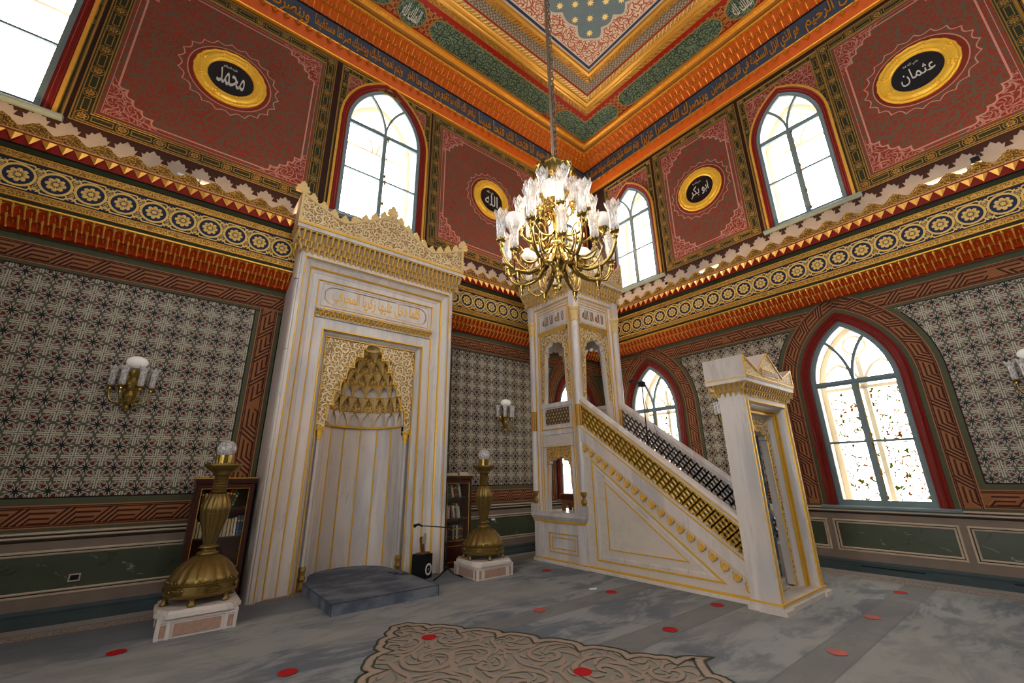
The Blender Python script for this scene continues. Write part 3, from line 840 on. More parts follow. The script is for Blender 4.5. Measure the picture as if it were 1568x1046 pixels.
# ------------------------------------------------------------------ lower wall: bands, tiles
tm = MB(); a = .1278
tm.add([(-a, -a, 0), (a, -a, 0), (a, a, 0), (-a, a, 0), (-a, -a, .004), (a, -a, .004), (a, a, .004), (-a, a, .004)],
       [(0, 1, 5, 4), (1, 2, 6, 5), (2, 3, 7, 6), (3, 0, 4, 7)])
b_ = a-.0016
tm.add([(-a, -a, .004), (a, -a, .004), (a, a, .004), (-a, a, .004), (-b_, -b_, .0055), (b_, -b_, .0055), (b_, b_, .0055), (-b_, b_, .0055)],
       [(4, 5, 6, 7), (0, 1, 5, 4), (1, 2, 6, 5), (2, 3, 7, 6), (3, 0, 4, 7)])
TILE = mesh_of('tile', tm, ['tile'], fix=False)
def in_arch(s, z, c, hw, zs, ri, e):
    r = (ri*ri+hw*hw)/(2*hw); cx = r-hw; R = r+e
    if z <= zs: return abs(s-c) < hw+e
    return (abs(s-c)+cx)**2+(z-zs)**2 < R*R
P_ = .2565
def tiles(parent, wins, s0, s1, ph, z0, z1, zc, pz, eT=.405):
    out = []; k = math.floor((s0-ph)/P_)-1
    while ph+k*P_ < s1+P_:
        s = ph+k*P_; k += 1
        if s+P_/2 < s0+.02 or s-P_/2 > s1-.02: continue
        for j in range(-1, 13):
            z = zc+j*pz
            if z+pz/2 < z0+.02 or z-pz/2 > z1-.02: continue
            if all(any(in_arch(s+dx, z+dz, w[0], w[1], w[3], w[4], eT-.01) for w in wins) for dx in (-.125, 0, .125) for dz in (-.125, 0, .125)): continue
            if any(in_arch(s, z, w[0], w[1], w[3], w[4], .25) for w in wins): continue
            out.append(T(s, z, .001) @ Matrix.Diagonal((1, pz/P_, 1, 1)))
    many('tile', TILE, out, parent); return len(out)
LT = (-8.235, -4.64)
n1 = tiles(wl, LOL, -11.2, LT[0]+.0, -8.395, 1.325, 4.06, 1.397, .2585)
n2 = tiles(wl, LOL, LT[1], -1.9, -4.52, 1.325, 4.06, 1.397, .2585)
n3 = tiles(wr, LOR, 2.5, 8.7, 6.71, 1.325, 4.06, 1.385, .2618)
print('tiles', n1, n2, n3)

def trim(name, mb, mats, fr, kind='structure', fix=True):
    o = obj(name, mb, mats, kind=kind, fix=fix); o.matrix_world = fr; return o
ZB0, ZB1, ZU0, ZU1 = .995, 1.245, 4.105, 4.365
# masks of olive paint hiding the tile edges + key bands
def paint_bands(fr, wins, s0, s1, verts, tn, gaps=()):
    g = MB()
    cur = s0
    for a_, b__ in sorted([(w[0]-w[1]-.01, w[0]+w[1]+.01) for w in wins]+list(gaps))+[(s1, s1)]:
        g.prism([(cur, .93), (a_, .93), (a_, 1.325), (cur, 1.325)], 0, .0075); cur = b__
    g.prism([(s0, 4.06), (s1, 4.06), (s1, 4.46), (s0, 4.46)], 0, .0075)
    for (c, hw, z0, zs, ri) in wins:
        g.loft([[(x, y, d) for x, y in arch_pts(c, hw, .93, zs, ri, e, 14)] for e, d in ((.02, .0), (.02, .009), (.40, .009), (.40, 0))])
    for (a_, b__) in verts: g.prism([(a_, 1.3), (b__, 1.3), (b__, 4.1), (a_, 4.1)], 0, .008)
    o = trim('trim_%d' % tn, g, ['olive'], fr)
    k = MB()
    cuts = sorted([(w[0]-w[1]-.33, w[0]+w[1]+.33) for w in wins]+list(gaps)); cur = s0
    for a_, b__ in cuts+[(s1, s1)]:
        if a_-cur > .35: key_band(k, [(cur, ZB0), (min(a_, s1), ZB0)], .25, .011, .36)
        cur = max(cur, b__)
    cuts = sorted([(w[0]-w[1]*.55, w[0]+w[1]*.55) for w in wins]); cur = s0
    mid = None
    for a_, b__ in cuts+[(s1, s1)]:
        if a_-cur > .35:
            h = (cur+min(a_, s1))/2
            key_band(k, [(cur, ZU0), (h, ZU0)], .26, .011, .36); key_band(k, [(h, ZU0), (min(a_, s1), ZU0)], .26, .011, .36, True)
        cur = max(cur, b__)
    for (c, hw, z0, zs, ri) in wins:
        # band round the arch, cut by the upper band
        P = arch_pts(c, hw, ZB0, zs, ri, .33, 16); Pc = [p for p in P]
        half = len(P)//2
        key_band(k, P[:half+1][::-1], .25, .0125, .36); key_band(k, P[half:][::-1], .25, .0125, .36)
    for (a_, b__) in verts:
        m_ = (a_+b__)/2; sg = 1
        key_band(k, [(m_+.13, ZB0+.25), (m_+.13, 2.6)], .26, .0125, .36); key_band(k, [(m_+.13, 2.6), (m_+.13, ZU0)], .26, .0125, .36, True)
    obj('key_pattern_band', k, ['terra', 'terra_line', 'tan_line'], o, fix=False)
    # black outline of the tile fields
    l = MB()
    for (c, hw, z0, zs, ri) in wins:
        A = [p for p in arch_pts(c, hw, 1.325, zs, ri, .405, 16) if p[1] < 4.07]
        hl = [p for p in A if p[0] < c]; hr = [p for p in A if p[0] > c]
        l.ribbon(hl, .016, .0105); l.ribbon(hr, .016, .0105)
    cuts = sorted([(w[0]-w[1]-.405, w[0]+w[1]+.405) for w in wins]+list(gaps))
    cur = s0
    for a_, b__ in cuts+[(s1, s1)]:
        if a_ > cur: l.ribbon([(cur, 1.325), (a_, 1.325)], .016, .0085)
        cur = b__
    l.ribbon([(s0, 4.06), (s1, 4.06)], .014, .0085)
    for (a_, b__) in verts:
        l.ribbon([(a_, 1.325), (a_, 4.06)], .014, .0085); l.ribbon([(b__, 1.325), (b__, 4.06)], .014, .0085)
    obj('black_outline', l, 'black', o, fix=False)
    return o
paint_bands(FL, LOL, -12.9, 0, [(LT[0], -7.86), (-4.98, LT[1])], 1, [(NX-.70, NX+.70)])
paint_bands(FR, LOR, 0, 10.9, [], 2)
# the apex of the arch band covers the upper band; the strip of the arch band above it is cut by the cornice

# ------------------------------------------------------------------ dado, sill line and baseboard
def dado(fr, s0, s1, panels, wins, tn, gaps=()):
    m = MB()
    def run(a, b, prof, mi): m.mould([(a, 0), (b, 0)], [(z, d) for z, d in prof], mi)
    segs = []; cur = s0
    for g0, g1 in sorted(gaps)+[(s1, s1)]:
        if g0 > cur: segs.append((cur, g0))
        cur = g1
    for a, b in segs:
        run(a, b, [(0, .06), (.06, .06), (.065, .050), (.10, .050), (.105, .040), (.135, .048), (.165, .040), (.17, .025)], 1)
        run(a, b, [(.17, .025), (.29, .025)], 0); run(a, b, [(.765, .025), (.855, .025)], 0)
        run(a, b, [(.855, .025), (.865, .040), (.885, .040)], 3); run(a, b, [(.885, .04), (.895, .055), (.910, .055), (.915, .045)], 2)
        run(a, b, [(.915, .045), (.93, .045)], 3); run(a, b, [(.93, .045), (.94, .065), (.955, .06), (.96, .0)], 2)
    cur = s0
    for p0, p1 in sorted(panels+list(gaps))+[(s1, s1)]:
        if p0 > cur: run(cur, p0, [(.29, .025), (.765, .025)], 0)
        cur = p1
    o = trim('baseboard_%s' % tn, m, ['taupe', 'basegrey', 'cream_mould', 'dark_mould'], fr)
    for p0, p1 in panels:
        q = MB(); P = [(p0, .29), (p1, .29), (p1, .765), (p0, .765)]
        q.mould(P, [(0, .025), (.006, .034), (.022, .036), (.028, .028)], 1, True); q.mould(P, [(.028, .028), (.036, .014)], 2, True)
        q.mould(P, [(.036, .014), (.042, .022), (.054, .020), (.062, .010)], 1, True)
        q.flat([(p0+.06, .35), (p1-.06, .35), (p1-.06, .705), (p0+.06, .705)], .008, 0)
        obj('dado_panel', q, ['gmarble', 'cream_mould', 'dark_mould'], o)
    return o
dado(FL, -12.9, 0, [(-12.8, -10.9), (-10.8, -7.95), (-4.9, -1.85), (-1.72, -.2)], LOL, 'left', [(NX-1.42, NX+1.42)])
bR = dado(FR, 0, 10.9, [(.1, .80), (.88, 2.35), (2.43, 4.665), (4.745, 6.245), (6.32, 8.56), (8.64, 10.2)], LOR, 'right')
g = MB(); g.box((5.0, .085, .045), (5.75, .10, .0615)); g.box((6.6, .085, .045), (7.4, .10, .0615))
obj('vent_slot', g, 'black', bR)

# ------------------------------------------------------------------ great cornice between the storeys
def crest_mesh():
    m = MB(); n = 14; P = [(-.15, 0)]
    for i in range(n+1):
        t = i/n; x = -.15+.30*t; z = .045+.125*(1-abs(x/.15)**1.25); P.append((x, z+.012*abs(sin(5*pi*t))))
    P.append((.15, 0)); m.prism(P, -.012, .022)
    for x in (-.15, .15): m.ball((x, .035, .01), .038, 8)
    for x, z, r in ((0, .085, .040), (-.055, .05, .026), (.055, .05, .026)):
        m.mould([(x+r*cos(2*pi*i/10), z+r*sin(2*pi*i/10)) for i in range(10)], [(-.007, .02), (0, .034), (.007, .02)], 0, True)
        m.ball((x, z, .024), .010, 6)
    return mesh_of('crest_ornament', m, ['goldband'])
def zz_mesh(w):
    m = MB(); h = .138
    # a hanging wedge of two gilt facets
    m.add([(-w/2, 0, .002), (w/2, 0, .002), (0, -h, .004), (.012, -.034, .040)], [(0, 2, 3), (3, 2, 1), (0, 3, 1)], 0)
    return mesh_of('zigzag_tooth', m, ['mq_gold'])
def mq_mesh(w, H, D, m0, m1):
    """one muqarnas cell in two tiers: arched hollows between gilt ribs ending in a drop"""
    m = MB()
    def tier(x0, x1, z1, z0, dt, db, n=6):
        # hollow: rows from the top (proud) to the bottom (recessed), arched
        rows = []
        for i in range(5):
            t = i/4; rows.append([(x0+(x1-x0)*j/n, z1-(z1-z0)*t, db+(dt-db)*(1-t)**1.6-.022*sin(pi*j/n)*(.3+.7*t)) for j in range(n+1)])
        m.loft(rows, 0)
        m.mould([(x0+(x1-x0)*(.5-.47*cos(pi*j/8)), z1-(z1-z0)*(.42-.40*sin(pi*j/8))) for j in range(9)], [(-.005, (dt+db)/2+(dt-db)*.28), (0, (dt+db)/2+(dt-db)*.5), (.005, (dt+db)/2+(dt-db)*.28)], 1)
        c = (x0+x1)/2; m.add([(c-.008, z1-.3*(z1-z0), dt*.5+db*.5-.01), (c+.008, z1-.3*(z1-z0), dt*.5+db*.5-.01), (c, z1-.85*(z1-z0), db+.002), (c, z1-.25*(z1-z0), dt*.6+db*.4)], [(0, 2, 3), (3, 2, 1)], 1)
    h = H/2; tier(-w/2, w/2, 0, -h, D, D*.5); tier(0, w, -h, -H, D*.55, 0.0) if False else None
    tier(-w, 0, -h*.9, -H*.94, D*.55, .012); 
    for x, zt, zb, dt, db in ((-w/2, 0, -h*1.12, D+.008, D*.5+.012), (0.0, -h*.85, -H, D*.55+.008, .02)):
        m.tube([(x, zt, dt), (x, (zt+zb)/2, (dt*.62+db*.38)), (x, zb, db)], [.014, .010, .007], 5, 1)
        m.ball((x, zb, db), .012, 6, 1, 1.3)
    return mesh_of('muqarnas_cell', m, [m0, m1], fix=False)
def serration(P=.30):
    m = MB(); return m
def cornice(fr, s0, s1, tn):
    L = s1-s0; o = MB(); R = lambda prof, mi: o.mould([(s0, 0), (s1, 0)], prof, mi)
    R([(4.44, .0), (4.445, .02), (4.46, .02)], 4)
    R([(4.44, .0), (4.69, .10)], 5)                                   # backing of the muqarnas
    R([(4.685, .10), (4.69, .335), (4.695, .345), (4.715, .345)], 2); R([(4.715, .345), (4.72, .325), (4.765, .325)], 3)
    for z in (4.765, 5.275): R([(z, .325), (z+.006, .345), (z+.014, .345), (z+.02, .338)], 2); R([(z+.02, .338), (z+.082, .346)], 0); R([(z+.082, .346), (z+.088, .352), (z+.098, .350), (z+.104, .33)], 2)
    R([(4.868, .33), (5.276, .33)], 1)
    R([(5.378, .33), (5.385, .345), (5.445, .36)], 3); R([(5.445, .36), (5.458, .385)], 3); R([(5.458, .385), (5.60, .410)], 6)
    R([(5.598, .410), (5.60, .432), (5.616, .434), (5.62, .41)], 7); R([(5.62, .41), (5.62, 0)], 8)
    root = trim('trim_%d' % tn, o, ['goldband', 'frieze', 'goldline', 'bandgreen', 'olive', 'mq_red', 'zz_red', 'pinkgold' if 'pinkgold' in M else 'goldline', 'greywall'], fr)
    root.name = 'trim_%d' % tn
    n = round(L/.146); w = L/n; zm = zz_mesh(w*.98)
    tilt = Matrix.Rotation(radians(-9), 4, 'X')
    many('zigzag_tooth', zm, [T(s0+w*(i+.5), 5.592, .406) @ tilt for i in range(n)], root)
    n = round(L/.308); w = L/n; cm = crest_mesh()
    many('crest_ornament', cm, [(s0+w*(i+.5), 5.618, .41) for i in range(n)], root)
    n = round(L/.1005); w = L/n; mm = mq_mesh(w, .225, .225, 'mq_red', 'mq_gold')
    many('muqarnas_cell', mm, [(s0+w*(i+.5), 4.685, .105) for i in range(n)], root)
    # rosettes of the frieze
    rm = MB(); rm.lathe([(.158, 0), (.158, .008), (.134, .010), (.130, .003)], 20, mi=0); rm.lathe([(.132, .002), (0, .002)], 20, mi=1)
    for i in range(8):
        a = 2*pi*i/8; c, s_ = cos(a), sin(a); p = lambda r, t, z: (r*c-t*s_, r*s_+t*c, z)
        rm.add([p(.030, -.006, .003), p(.062, -.027, .004), p(.090, -.018, .004), p(.096, 0, .003), p(.090, .018, .004), p(.062, .027, .004), p(.030, .006, .003), p(.065, 0, .012)],
               [(0, 1, 7), (1, 2, 7), (2, 3, 7), (3, 4, 7), (4, 5, 7), (5, 6, 7)], 0)
    rm.lathe([(.030, .004), (.024, .012), (0, .012)], 8, mi=0)
    ros = mesh_of('frieze_rosette', rm, ['friezegold', 'navy'])
    P = .3225; k0 = math.ceil((s0+.1)/P); k1 = math.floor((s1-.1)/P)
    rsc = Matrix.Scale(1.0, 4)
    many('frieze_rosette', ros, [(k*P, 5.072-.0, .331) for k in range(k0, k1+1)], root)
    return root
M['pinkgold'] = paint('pink_gold_fillet', (.72, .33, .16), .4)
cornice(FL, -12.93, -.02, 11); cornice(FR, .02, 10.93, 12)
# serrated dark edge hanging over the grey plaster
def serrated(fr, s0, s1, tn):
    m = MB(); m.prism([(s0, 6.25), (s1, 6.25), (s1, 6.285), (s0, 6.285)], 0, .004); P = .30; n = round((s1-s0)/P); P = (s1-s0)/n
    for i in range(n):
        x = s0+P*(i+.5)
        pts = [(-.15, 0), (-.15, -.015), (-.105, -.075), (-.075, -.06), (-.055, -.12), (-.020, -.105), (-.045, -.185), (.045, -.185), (.020, -.105), (.055, -.12), (.075, -.06), (.105, -.075), (.15, -.015), (.15, 0)]
        m.prism([(x+a, 6.252+b) for a, b in pts], 0, .004)
    o = trim('trim_%d' % tn, m, ['brown'], fr); o['kind'] = 'structure'
serrated(FL, -12.9, 0, 13); serrated(FR, 0, 10.9, 14)

# ------------------------------------------------------------------ upper wall panels
panel(FL, -10.84, -7.60, 6.285, 9.80, med=8.14); panel(FL, -5.36, -1.95, 6.285, 9.80, med=8.14)
panel(FR, 2.42, 4.62, 6.285, 9.74, .20, 8.03); panel(FR, 6.27, 8.66, 6.285, 9.74, .22, 8.03)
panel(FR, 10.2, 10.9, 6.285, 9.74, .16, False) if False else None
def win_surround(fr, w, zt, hwp, bw):
    c, hw, z0, zs, ri = w
    root = MB(); 
    A = [p for p in arch_pts(c, hw, z0, zs, ri, .015, 12)]
    wallface(root, c-hwp, c+hwp, z0, zt, [A], .003, 2)
    root.mould([(c+hwp, z0), (c+hwp, zt), (c-hwp, zt), (c-hwp, z0)], [(0, 0), (0, .014), (.018, .018), (.030, .010), (.034, .006), (bw-.034, .006), (bw-.03, .012), (bw-.01, .014), (bw, .003)], [0, 0, 0, 0, 1, 0, 0, 0])
    o = trim('trim_%d' % (60+win_surround.n), root, ['golddark', 'bandgreen', 'damask_pink'], fr); win_surround.n += 1
    h = bw/2; n = round((2*hwp-bw)/.42); per = (2*hwp-bw)/n
    many('border_bar', bar_mesh(per-.17), [T(c-hwp+h+per*(i+.5), zt-h, .006) @ Matrix.Scale(.8, 4) for i in range(n)], o)
    many('border_rosette', rosette_mesh(), [T(c-hwp+h+per*i, zt-h, .006) @ Matrix.Scale(.8, 4) for i in range(n+1)], o)
    for sx in (c-hwp+h, c+hwp-h):
        many('border_bar', bar_mesh(.24), [T(sx, zt-h-.42*(i+.5), .006) @ Matrix.Rotation(pi/2, 4, 'Z') @ Matrix.Scale(.8, 4) for i in range(4)], o)
        many('border_rosette', rosette_mesh(), [T(sx, zt-h-.42*(i+1), .006) @ Matrix.Scale(.8, 4) for i in range(4)], o)
win_surround.n = 0
for w in UPL[:2]: win_surround(FL, w, 9.80, 1.04, .17)
win_surround(FL, UPL[2], 9.80, .93, .17)
for w in UPR: win_surround(FR, w, 9.72, .80, .16)

# ------------------------------------------------------------------ cove and ceiling
def cove(fr, s0, s1, tn, txt):
    o = MB(); R = lambda prof, mi: o.mould([(s0, 0), (s1, 0)], prof, mi)
    R([(9.83, 0), (9.84, .06), (9.86, .07)], 1); R([(9.86, .07), (10.06, .17)], 0); R([(10.06, .17), (10.075, .18), (10.09, .17), (10.10, .12)], 1)
    R([(10.10, .12), (10.60, .12)], 2); R([(10.60, .12), (10.605, .14), (10.62, .14), (10.63, .12)], 3)
    R([(10.63, .10), (10.97, .18)], 4); R([(10.97, .18), (10.95, .47), (10.97, .49), (10.99, .49), (11.0, .47)], 1)
    R([(11.0, .47), (10.985, .53), (11.00, .58)], 5); R([(11.0, .58), (11.02, .60), (11.04, .66), (11.09, .68), (11.1, .68)], 6)
    root = trim('trim_%d' % tn, o, ['orange', 'orange2', 'slate', 'black', 'orange', 'brownorange', 'orange2'], fr)
    n = round((s1-s0)/.235); w = (s1-s0)/n
    # drops of the orange moulding
    mm = mq_mesh(w*.66, .33, .33, 'orange', 'orange2'); n2 = round((s1-s0)/(w*.66)); w2 = (s1-s0)/n2
    many('muqarnas_cell', mm, [(s0+w2*(i+.5), 10.955, .135) for i in range(n2)], root)
    z = MB(); z.add([(-.07, 0, .0), (.07, 0, .0), (0, -.165, .0), (0, -.03, .035)], [(0, 2, 3), (3, 2, 1), (0, 3, 1)])
    zm = mesh_of('zigzag_tooth', z, ['orange2']); n3 = round((s1-s0)/.20); w3 = (s1-s0)/n3
    many('zigzag_tooth', zm, [T(s0+w3*(i+.5), 10.05, .166) @ Matrix.Rotation(radians(-26), 4, 'X') for i in range(n3)], root)
    b = MB(); n4 = round((s1-s0)/.06); w4 = (s1-s0)/n4
    for i in range(n4):
        x = s0+w4*(i+.5); b.add([(x-.022, 11.015, .60), (x+.022, 11.015, .60), (x+.022, 11.085, .675), (x-.022, 11.085, .675), (x, 11.03, .66)], [(0, 1, 4), (1, 2, 4), (2, 3, 4), (3, 0, 4)])
    obj('bead_row', b, 'orange2', root, kind='stuff')
    for i, (a, b_, t) in enumerate(txt): lettering('lettering', t, 'orange2', root, a, b_, 10.13, 10.57, .12, .014, .012, 2)
    return root
V = ['بسم الله الرحمن الرحيم', 'انا فتحنا لك فتحا مبينا', 'ليغفر لك الله ما تقدم من ذنبك وما تاخر', 'ويتم نعمته عليك ويهديك صراطا مستقيما', 'وينصرك الله نصرا عزيزا', 'هو الذي انزل السكينة في قلوب المؤمنين']
cove(FL, -RX+.01, -.12, 21, [(-2.15-2.0*i, -.25-2.0*i, V[i % 6]) for i in range(5)])
cove(FR, .12, RY-.01, 22, [(.25+2.0*i, 2.15+2.0*i, V[(i+3) % 6]) for i in range(5)])
cove(FA, .12, RY-.12, 23, []); cove(FB, .12, RX-.12, 24, [])

# ceiling ornaments: rectangles concentric with the room, seen from below (z down = local d)
M['ceilgold'] = gold('ceiling_gilding', (.62, .31, .05), .34, .5)
FC = Matrix(((1, 0, 0, -RX), (0, -1, 0, 0), (0, 0, -1, ZC), (0, 0, 0, 1)))   # x from the west wall, y from the left wall, d downwards
def crect(e): return [(e, e), (RX-e, e), (RX-e, RY-e), (e, RY-e)]
cm = MB()
def ring(prof, mi): cm.mould(crect(0), [(e, d) for e, d in prof], mi, True)
ring([(.66, .004), (.72, .004)], 4); ring([(1.30, .004), (1.42, .004)], 4)
ring([(1.42, 0), (1.43, .04), (1.45, .05)], 1); ring([(1.45, .05), (1.58, .075)], 5); ring([(1.58, .075), (1.60, .10), (1.64, .10), (1.66, .075), (1.70, .075), (1.72, .10), (1.76, .095), (1.78, .07)], 1)
ring([(1.78, .07), (1.90, .05)], 5); ring([(1.90, .05), (1.92, .02)], 4); ring([(1.92, .02), (2.16, .012)], 0); ring([(2.16, .012), (2.17, .05)], 1); ring([(2.17, .05), (2.31, .07)], 5)
ring([(2.31, .07), (2.33, .085), (2.38, .075), (2.40, .03)], 1); ring([(2.40, .03), (2.43, .012)], 3); ring([(2.43, .012), (2.49, .010)], 6); ring([(2.49, .010), (2.52, .009)], 3)
cr = trim('trim_31', cm, ['lat_grey', 'ceilgold', 'black', 'cream_mould', 'zz_red', 'goldband', 'navy'], FC)
def ridged(name, e0, e1, h, pitch, slant, parent, mt):
    m = MB(); B = crect((e0+e1)/2); w = (e1-e0)/2
    for p, q in zip(B, B[1:]+B[:1]):
        L = sqrt((q[0]-p[0])**2+(q[1]-p[1])**2); ux, uy = (q[0]-p[0])/L, (q[1]-p[1])/L; n = int(L/pitch)
        for i in range(n):
            a = (i+.5)*L/n; c = (p[0]+ux*a, p[1]+uy*a)
            f = lambda u, v, d: (c[0]+ux*u-uy*v, c[1]+uy*u+ux*v, d)
            k = pitch*.36
            m.add([f(-k-slant, -w, h*.4), f(k-slant, -w, h*.4), f(k+slant, w, h*.4), f(-k+slant, w, h*.4), f(-slant*.8, -w*.75, h), f(slant*.8, w*.75, h)], [(0, 1, 4), (1, 2, 5, 4), (2, 3, 5), (3, 0, 4, 5)])
    return obj(name, m, mt, parent, kind='stuff')
ridged('rope_moulding', 2.175, 2.305, .088, .082, .045, cr, 'ceilgold'); ridged('leaf_moulding', 1.455, 1.575, .092, .12, -.06, cr, 'ceilgold'); ridged('leaf_moulding', 1.785, 1.895, .078, .10, .055, cr, 'goldpale')
fb = MB(); A = crect(2.5); fb.prism(A, 0, .006); obj('cream_field', fb, 'creamscroll', cr)
# scalloped star field
sc = []
def edge(p, q, n):
    for i in range(n):
        for t in range(6):
            u = (i+t/6)/n; bul = [0, .07, .12, .14, .12, .07][t]*(1 if i % 2 == 0 else .5)+(.0)
            dx, dy = q[0]-p[0], q[1]-p[1]; l = sqrt(dx*dx+dy*dy); nx, ny = dy/l, -dx/l
            sc.append((p[0]+dx*u+nx*bul, p[1]+dy*u+ny*bul))
E = 2.97; B_ = crect(E)
pts_dir = [(B_[0], B_[1]), (B_[1], B_[2]), (B_[2], B_[3]), (B_[3], B_[0])]
for p, q in pts_dir: edge(p, q, 15)
sf = MB(); sf.flat(sc, .010); obj('star_field', sf, 'sky_slate', cr)
sr = MB(); sr.ribbon(sc, .05, .0102, 0, True); obj('scalloped_edge', sr, 'cream_mould', cr)
st = MB(); sp = []
for i in range(16): a = 2*pi*i/16; r = .082 if i % 2 == 0 else .040; sp.append((r*cos(a), r*sin(a)))
st.prism(sp, 0, .006); SM = mesh_of('ceiling_star', st, ['star'])
pl = []
for i in range(-1, 28):
    for j in range(-1, 22):
        if (i+j) % 2: continue
        x = RX-3.34-i*.236; y = 3.28+j*.225
        if 3.03 < x < RX-3.03 and 3.03 < y < RY-3.03: pl.append((x, y, .0105))
many('ceiling_star', SM, pl, cr)
# green cartouches on the soffit
def capsule(x0, x1, y, r, n=10):
    P = []
    for i in range(n+1): a = -pi/2+pi*i/n; P.append((x1-r+r*cos(a), y+r*sin(a)))
    for i in range(n+1): a = pi/2+pi*i/n; P.append((x0+r+r*cos(a), y+r*sin(a)))
    return P
def cartouche(parent, P, mt='cart', label=None):
    m = MB(); m.prism(P, 0, .014, 0); m.mould(P, [(-.03, 0), (-.03, .012), (-.012, .022), (.0, .014)], 1, True)
    return obj('cartouche', m, [mt, 'golddark'], parent)
cy = .985; r = .26
def side(length, mapf, words):
    c = length/2
    def put(P): return [mapf(x, y) for x, y in P]
    cartouche(cr, put([(c+.30*cos(2*pi*i/24), cy+.30*sin(2*pi*i/24)*.95) for i in range(24)]))
    for sg in (-1, 1):
        a, b = c+sg*.46, c+sg*(length/2-2.28)
        cartouche(cr, put(capsule(min(a, b), max(a, b), cy, r)))
for L_, mf in ((RX, lambda x, y: (x, y)), (RY, lambda x, y: (RX-y, x)), (RX, lambda x, y: (RX-x, RY-y)), (RY, lambda x, y: (y, RY-x))):
    side(L_, mf, None)
    # corner piece: two rounded arms folded round the corner
    P = []
    x0 = L_; 
    arm = 2.12; w = .25; k0 = cy-w; k1 = cy+w
    P = [(L_-k0, k0)]
    P = [(L_-k0, k0), (L_-k0, arm-w)]
    for i in range(9): a = 0+pi*i/8; P.append((L_-cy+w*cos(a), arm-w+w*sin(a)))
    P += [(L_-k1, k1+.05), (L_-k1-.05, k1)]
    for i in range(9): a = pi/2+pi*i/8; P.append((L_-arm+w+w*cos(a), cy+w*sin(a)))
    cartouche(cr, [mf(x, y) for x, y in P])
# text in the middle roundels
def soffit_text(txt, fr):
    o = lettering('roundel_lettering', txt, 'letter', cr, -.19, .19, -.17, .17, 0, .008, .01, 2); o.matrix_local = fr
soffit_text('الملك لله', T(RX/2, cy, .013) @ Matrix.Diagonal((1, 1, 1, 1)) @ Matrix.Rotation(0, 4, 'Z'))
soffit_text('الملك لله', T(RX-cy, RY/2, .013) @ Matrix.Rotation(pi/2, 4, 'Z'))
# carpet medallion and stickers
hwid = [(2.86, .0), (2.80, .10), (2.62, .20), (2.50, .36), (2.30, .40), (2.14, .62), (1.95, .62), (1.82, .80), (1.60, .80), (1.42, 1.00), (1.20, .98), (1.05, 1.16), (.82, 1.16), (.66, 1.33), (.50, 1.38), (.40, 1.60), (.30, 1.44), (.20, 1.34), (0, 1.30)]
def lobes(ps):
    out = []
    for p, q in zip(ps, ps[1:]):
        for t in range(4):
            u = t/4; nx, ny = (p[1]-q[1])*-1, (q[0]-p[0])*-1; l = sqrt(nx*nx+ny*ny) or 1
            b = .045*sin(pi*u); out.append((p[0]+(q[0]-p[0])*u+abs(nx)/l*b, p[1]+(q[1]-p[1])*u+abs(ny)/l*b))
    return out+[ps[-1]]
qd = lobes([(x, y) for y, x in hwid])
cx, cyy = -6.66, -5.47
full = [(cx+x, cyy+y) for x, y in qd]+[(cx+x, cyy-y) for x, y in reversed(qd[:-1])]+[(cx-x, cyy-y) for x, y in qd[1:]]+[(cx-x, cyy+y) for x, y in reversed(qd[1:-1])]
m = MB(); m.flat(full, .004); obj('carpet_medallion', m, 'carpet_med', floor)
m = MB(); m.ribbon(full, .05, .0046, 0, True); m.mould(full, [(.035, .0047), (.055, .0047)], 1, True); m.mould(full, [(-.035, .0047), (-.055, .0047)], 1, True)
M['carp_line'] = paint('pale_brown_carpet_line', (.36, .27, .21), .9); M['carp_dark'] = paint('dark_green_carpet_line', (.055, .06, .035), .9)
obj('medallion_outline', m, ['carp_line', 'carp_dark'], floor)
# ------------------------------------------------------------------ mihrab
FM = FL @ T(NX, 0, 0)
mih = thing('mihrab', 'tall marble prayer niche with gilt carved crest against the left wall', 'niche', FM)
D0 = .62
def upath(hw, H, z0=0): return [(hw, z0), (hw, H), (-hw, H), (-hw, z0)]      # left of the path = inward
HB = 5.03
b = MB()
b.mould(upath(1.43, HB), [(0, 0), (0, .50), (.012, .575), (.028, .60), (.045, .60)], 0)
b.mould(upath(1.43, HB), [(.045, .60), (.055, .62), (.10, .62)], 0)
b.mould(upath(1.43, HB), [(.118, .61), (.13, .575), (.15, .555), (.20, .525), (.212, .52)], 0)
b.mould(upath(1.43, HB), [(.238, .49), (.26, .475), (.28, .47), (.295, .46), (.375, .46)], 0)
b.box((-1.43, HB, 0), (1.43, HB+.05, .60))
obj('outer_jambs', b, 'marble', mih)
gl = MB()
gl.mould(upath(1.43, HB), [(.10, .62), (.104, .628), (.114, .628), (.118, .61)]); gl.mould(upath(1.43, HB), [(.212, .52), (.216, .53), (.232, .516), (.238, .49)])
gl.mould(upath(1.43, HB), [(.375, .46), (.379, .468), (.392, .462), (.396, .44)])
obj('gilt_fillet', gl, 'gold', mih)
hwI, HI = 1.034, 4.634
p = MB(); hw2, H2 = .885, 3.82
wallface(p, -hwI, hwI, 0, HI, [[(-hw2, 0), (-hw2, H2), (hw2, H2), (hw2, 0)]], .44)
obj('inner_slab', p, 'marble', mih)
p = MB(); p.mould(upath(hw2, H2), [(0, .44), (.0, .42), (.03, .385), (.05, .38)]); obj('inner_reveal', p, 'marble_grey', mih)
p = MB(); p.mould(upath(hw2, H2), [(-.012, .44), (-.010, .452), (.010, .452), (.014, .42), (.0, .41)]); p.mould(upath(.80, 3.735), [(0, .345), (.002, .36), (.014, .36), (.016, .345)]); obj('gilt_fillet', p, 'gold', mih)
p = MB(); p.mould(upath(hw2-.05, H2-.05), [(0, .38), (.035, .345), (.06, .345)]); obj('inner_reveal', p, 'marble_grey', mih)
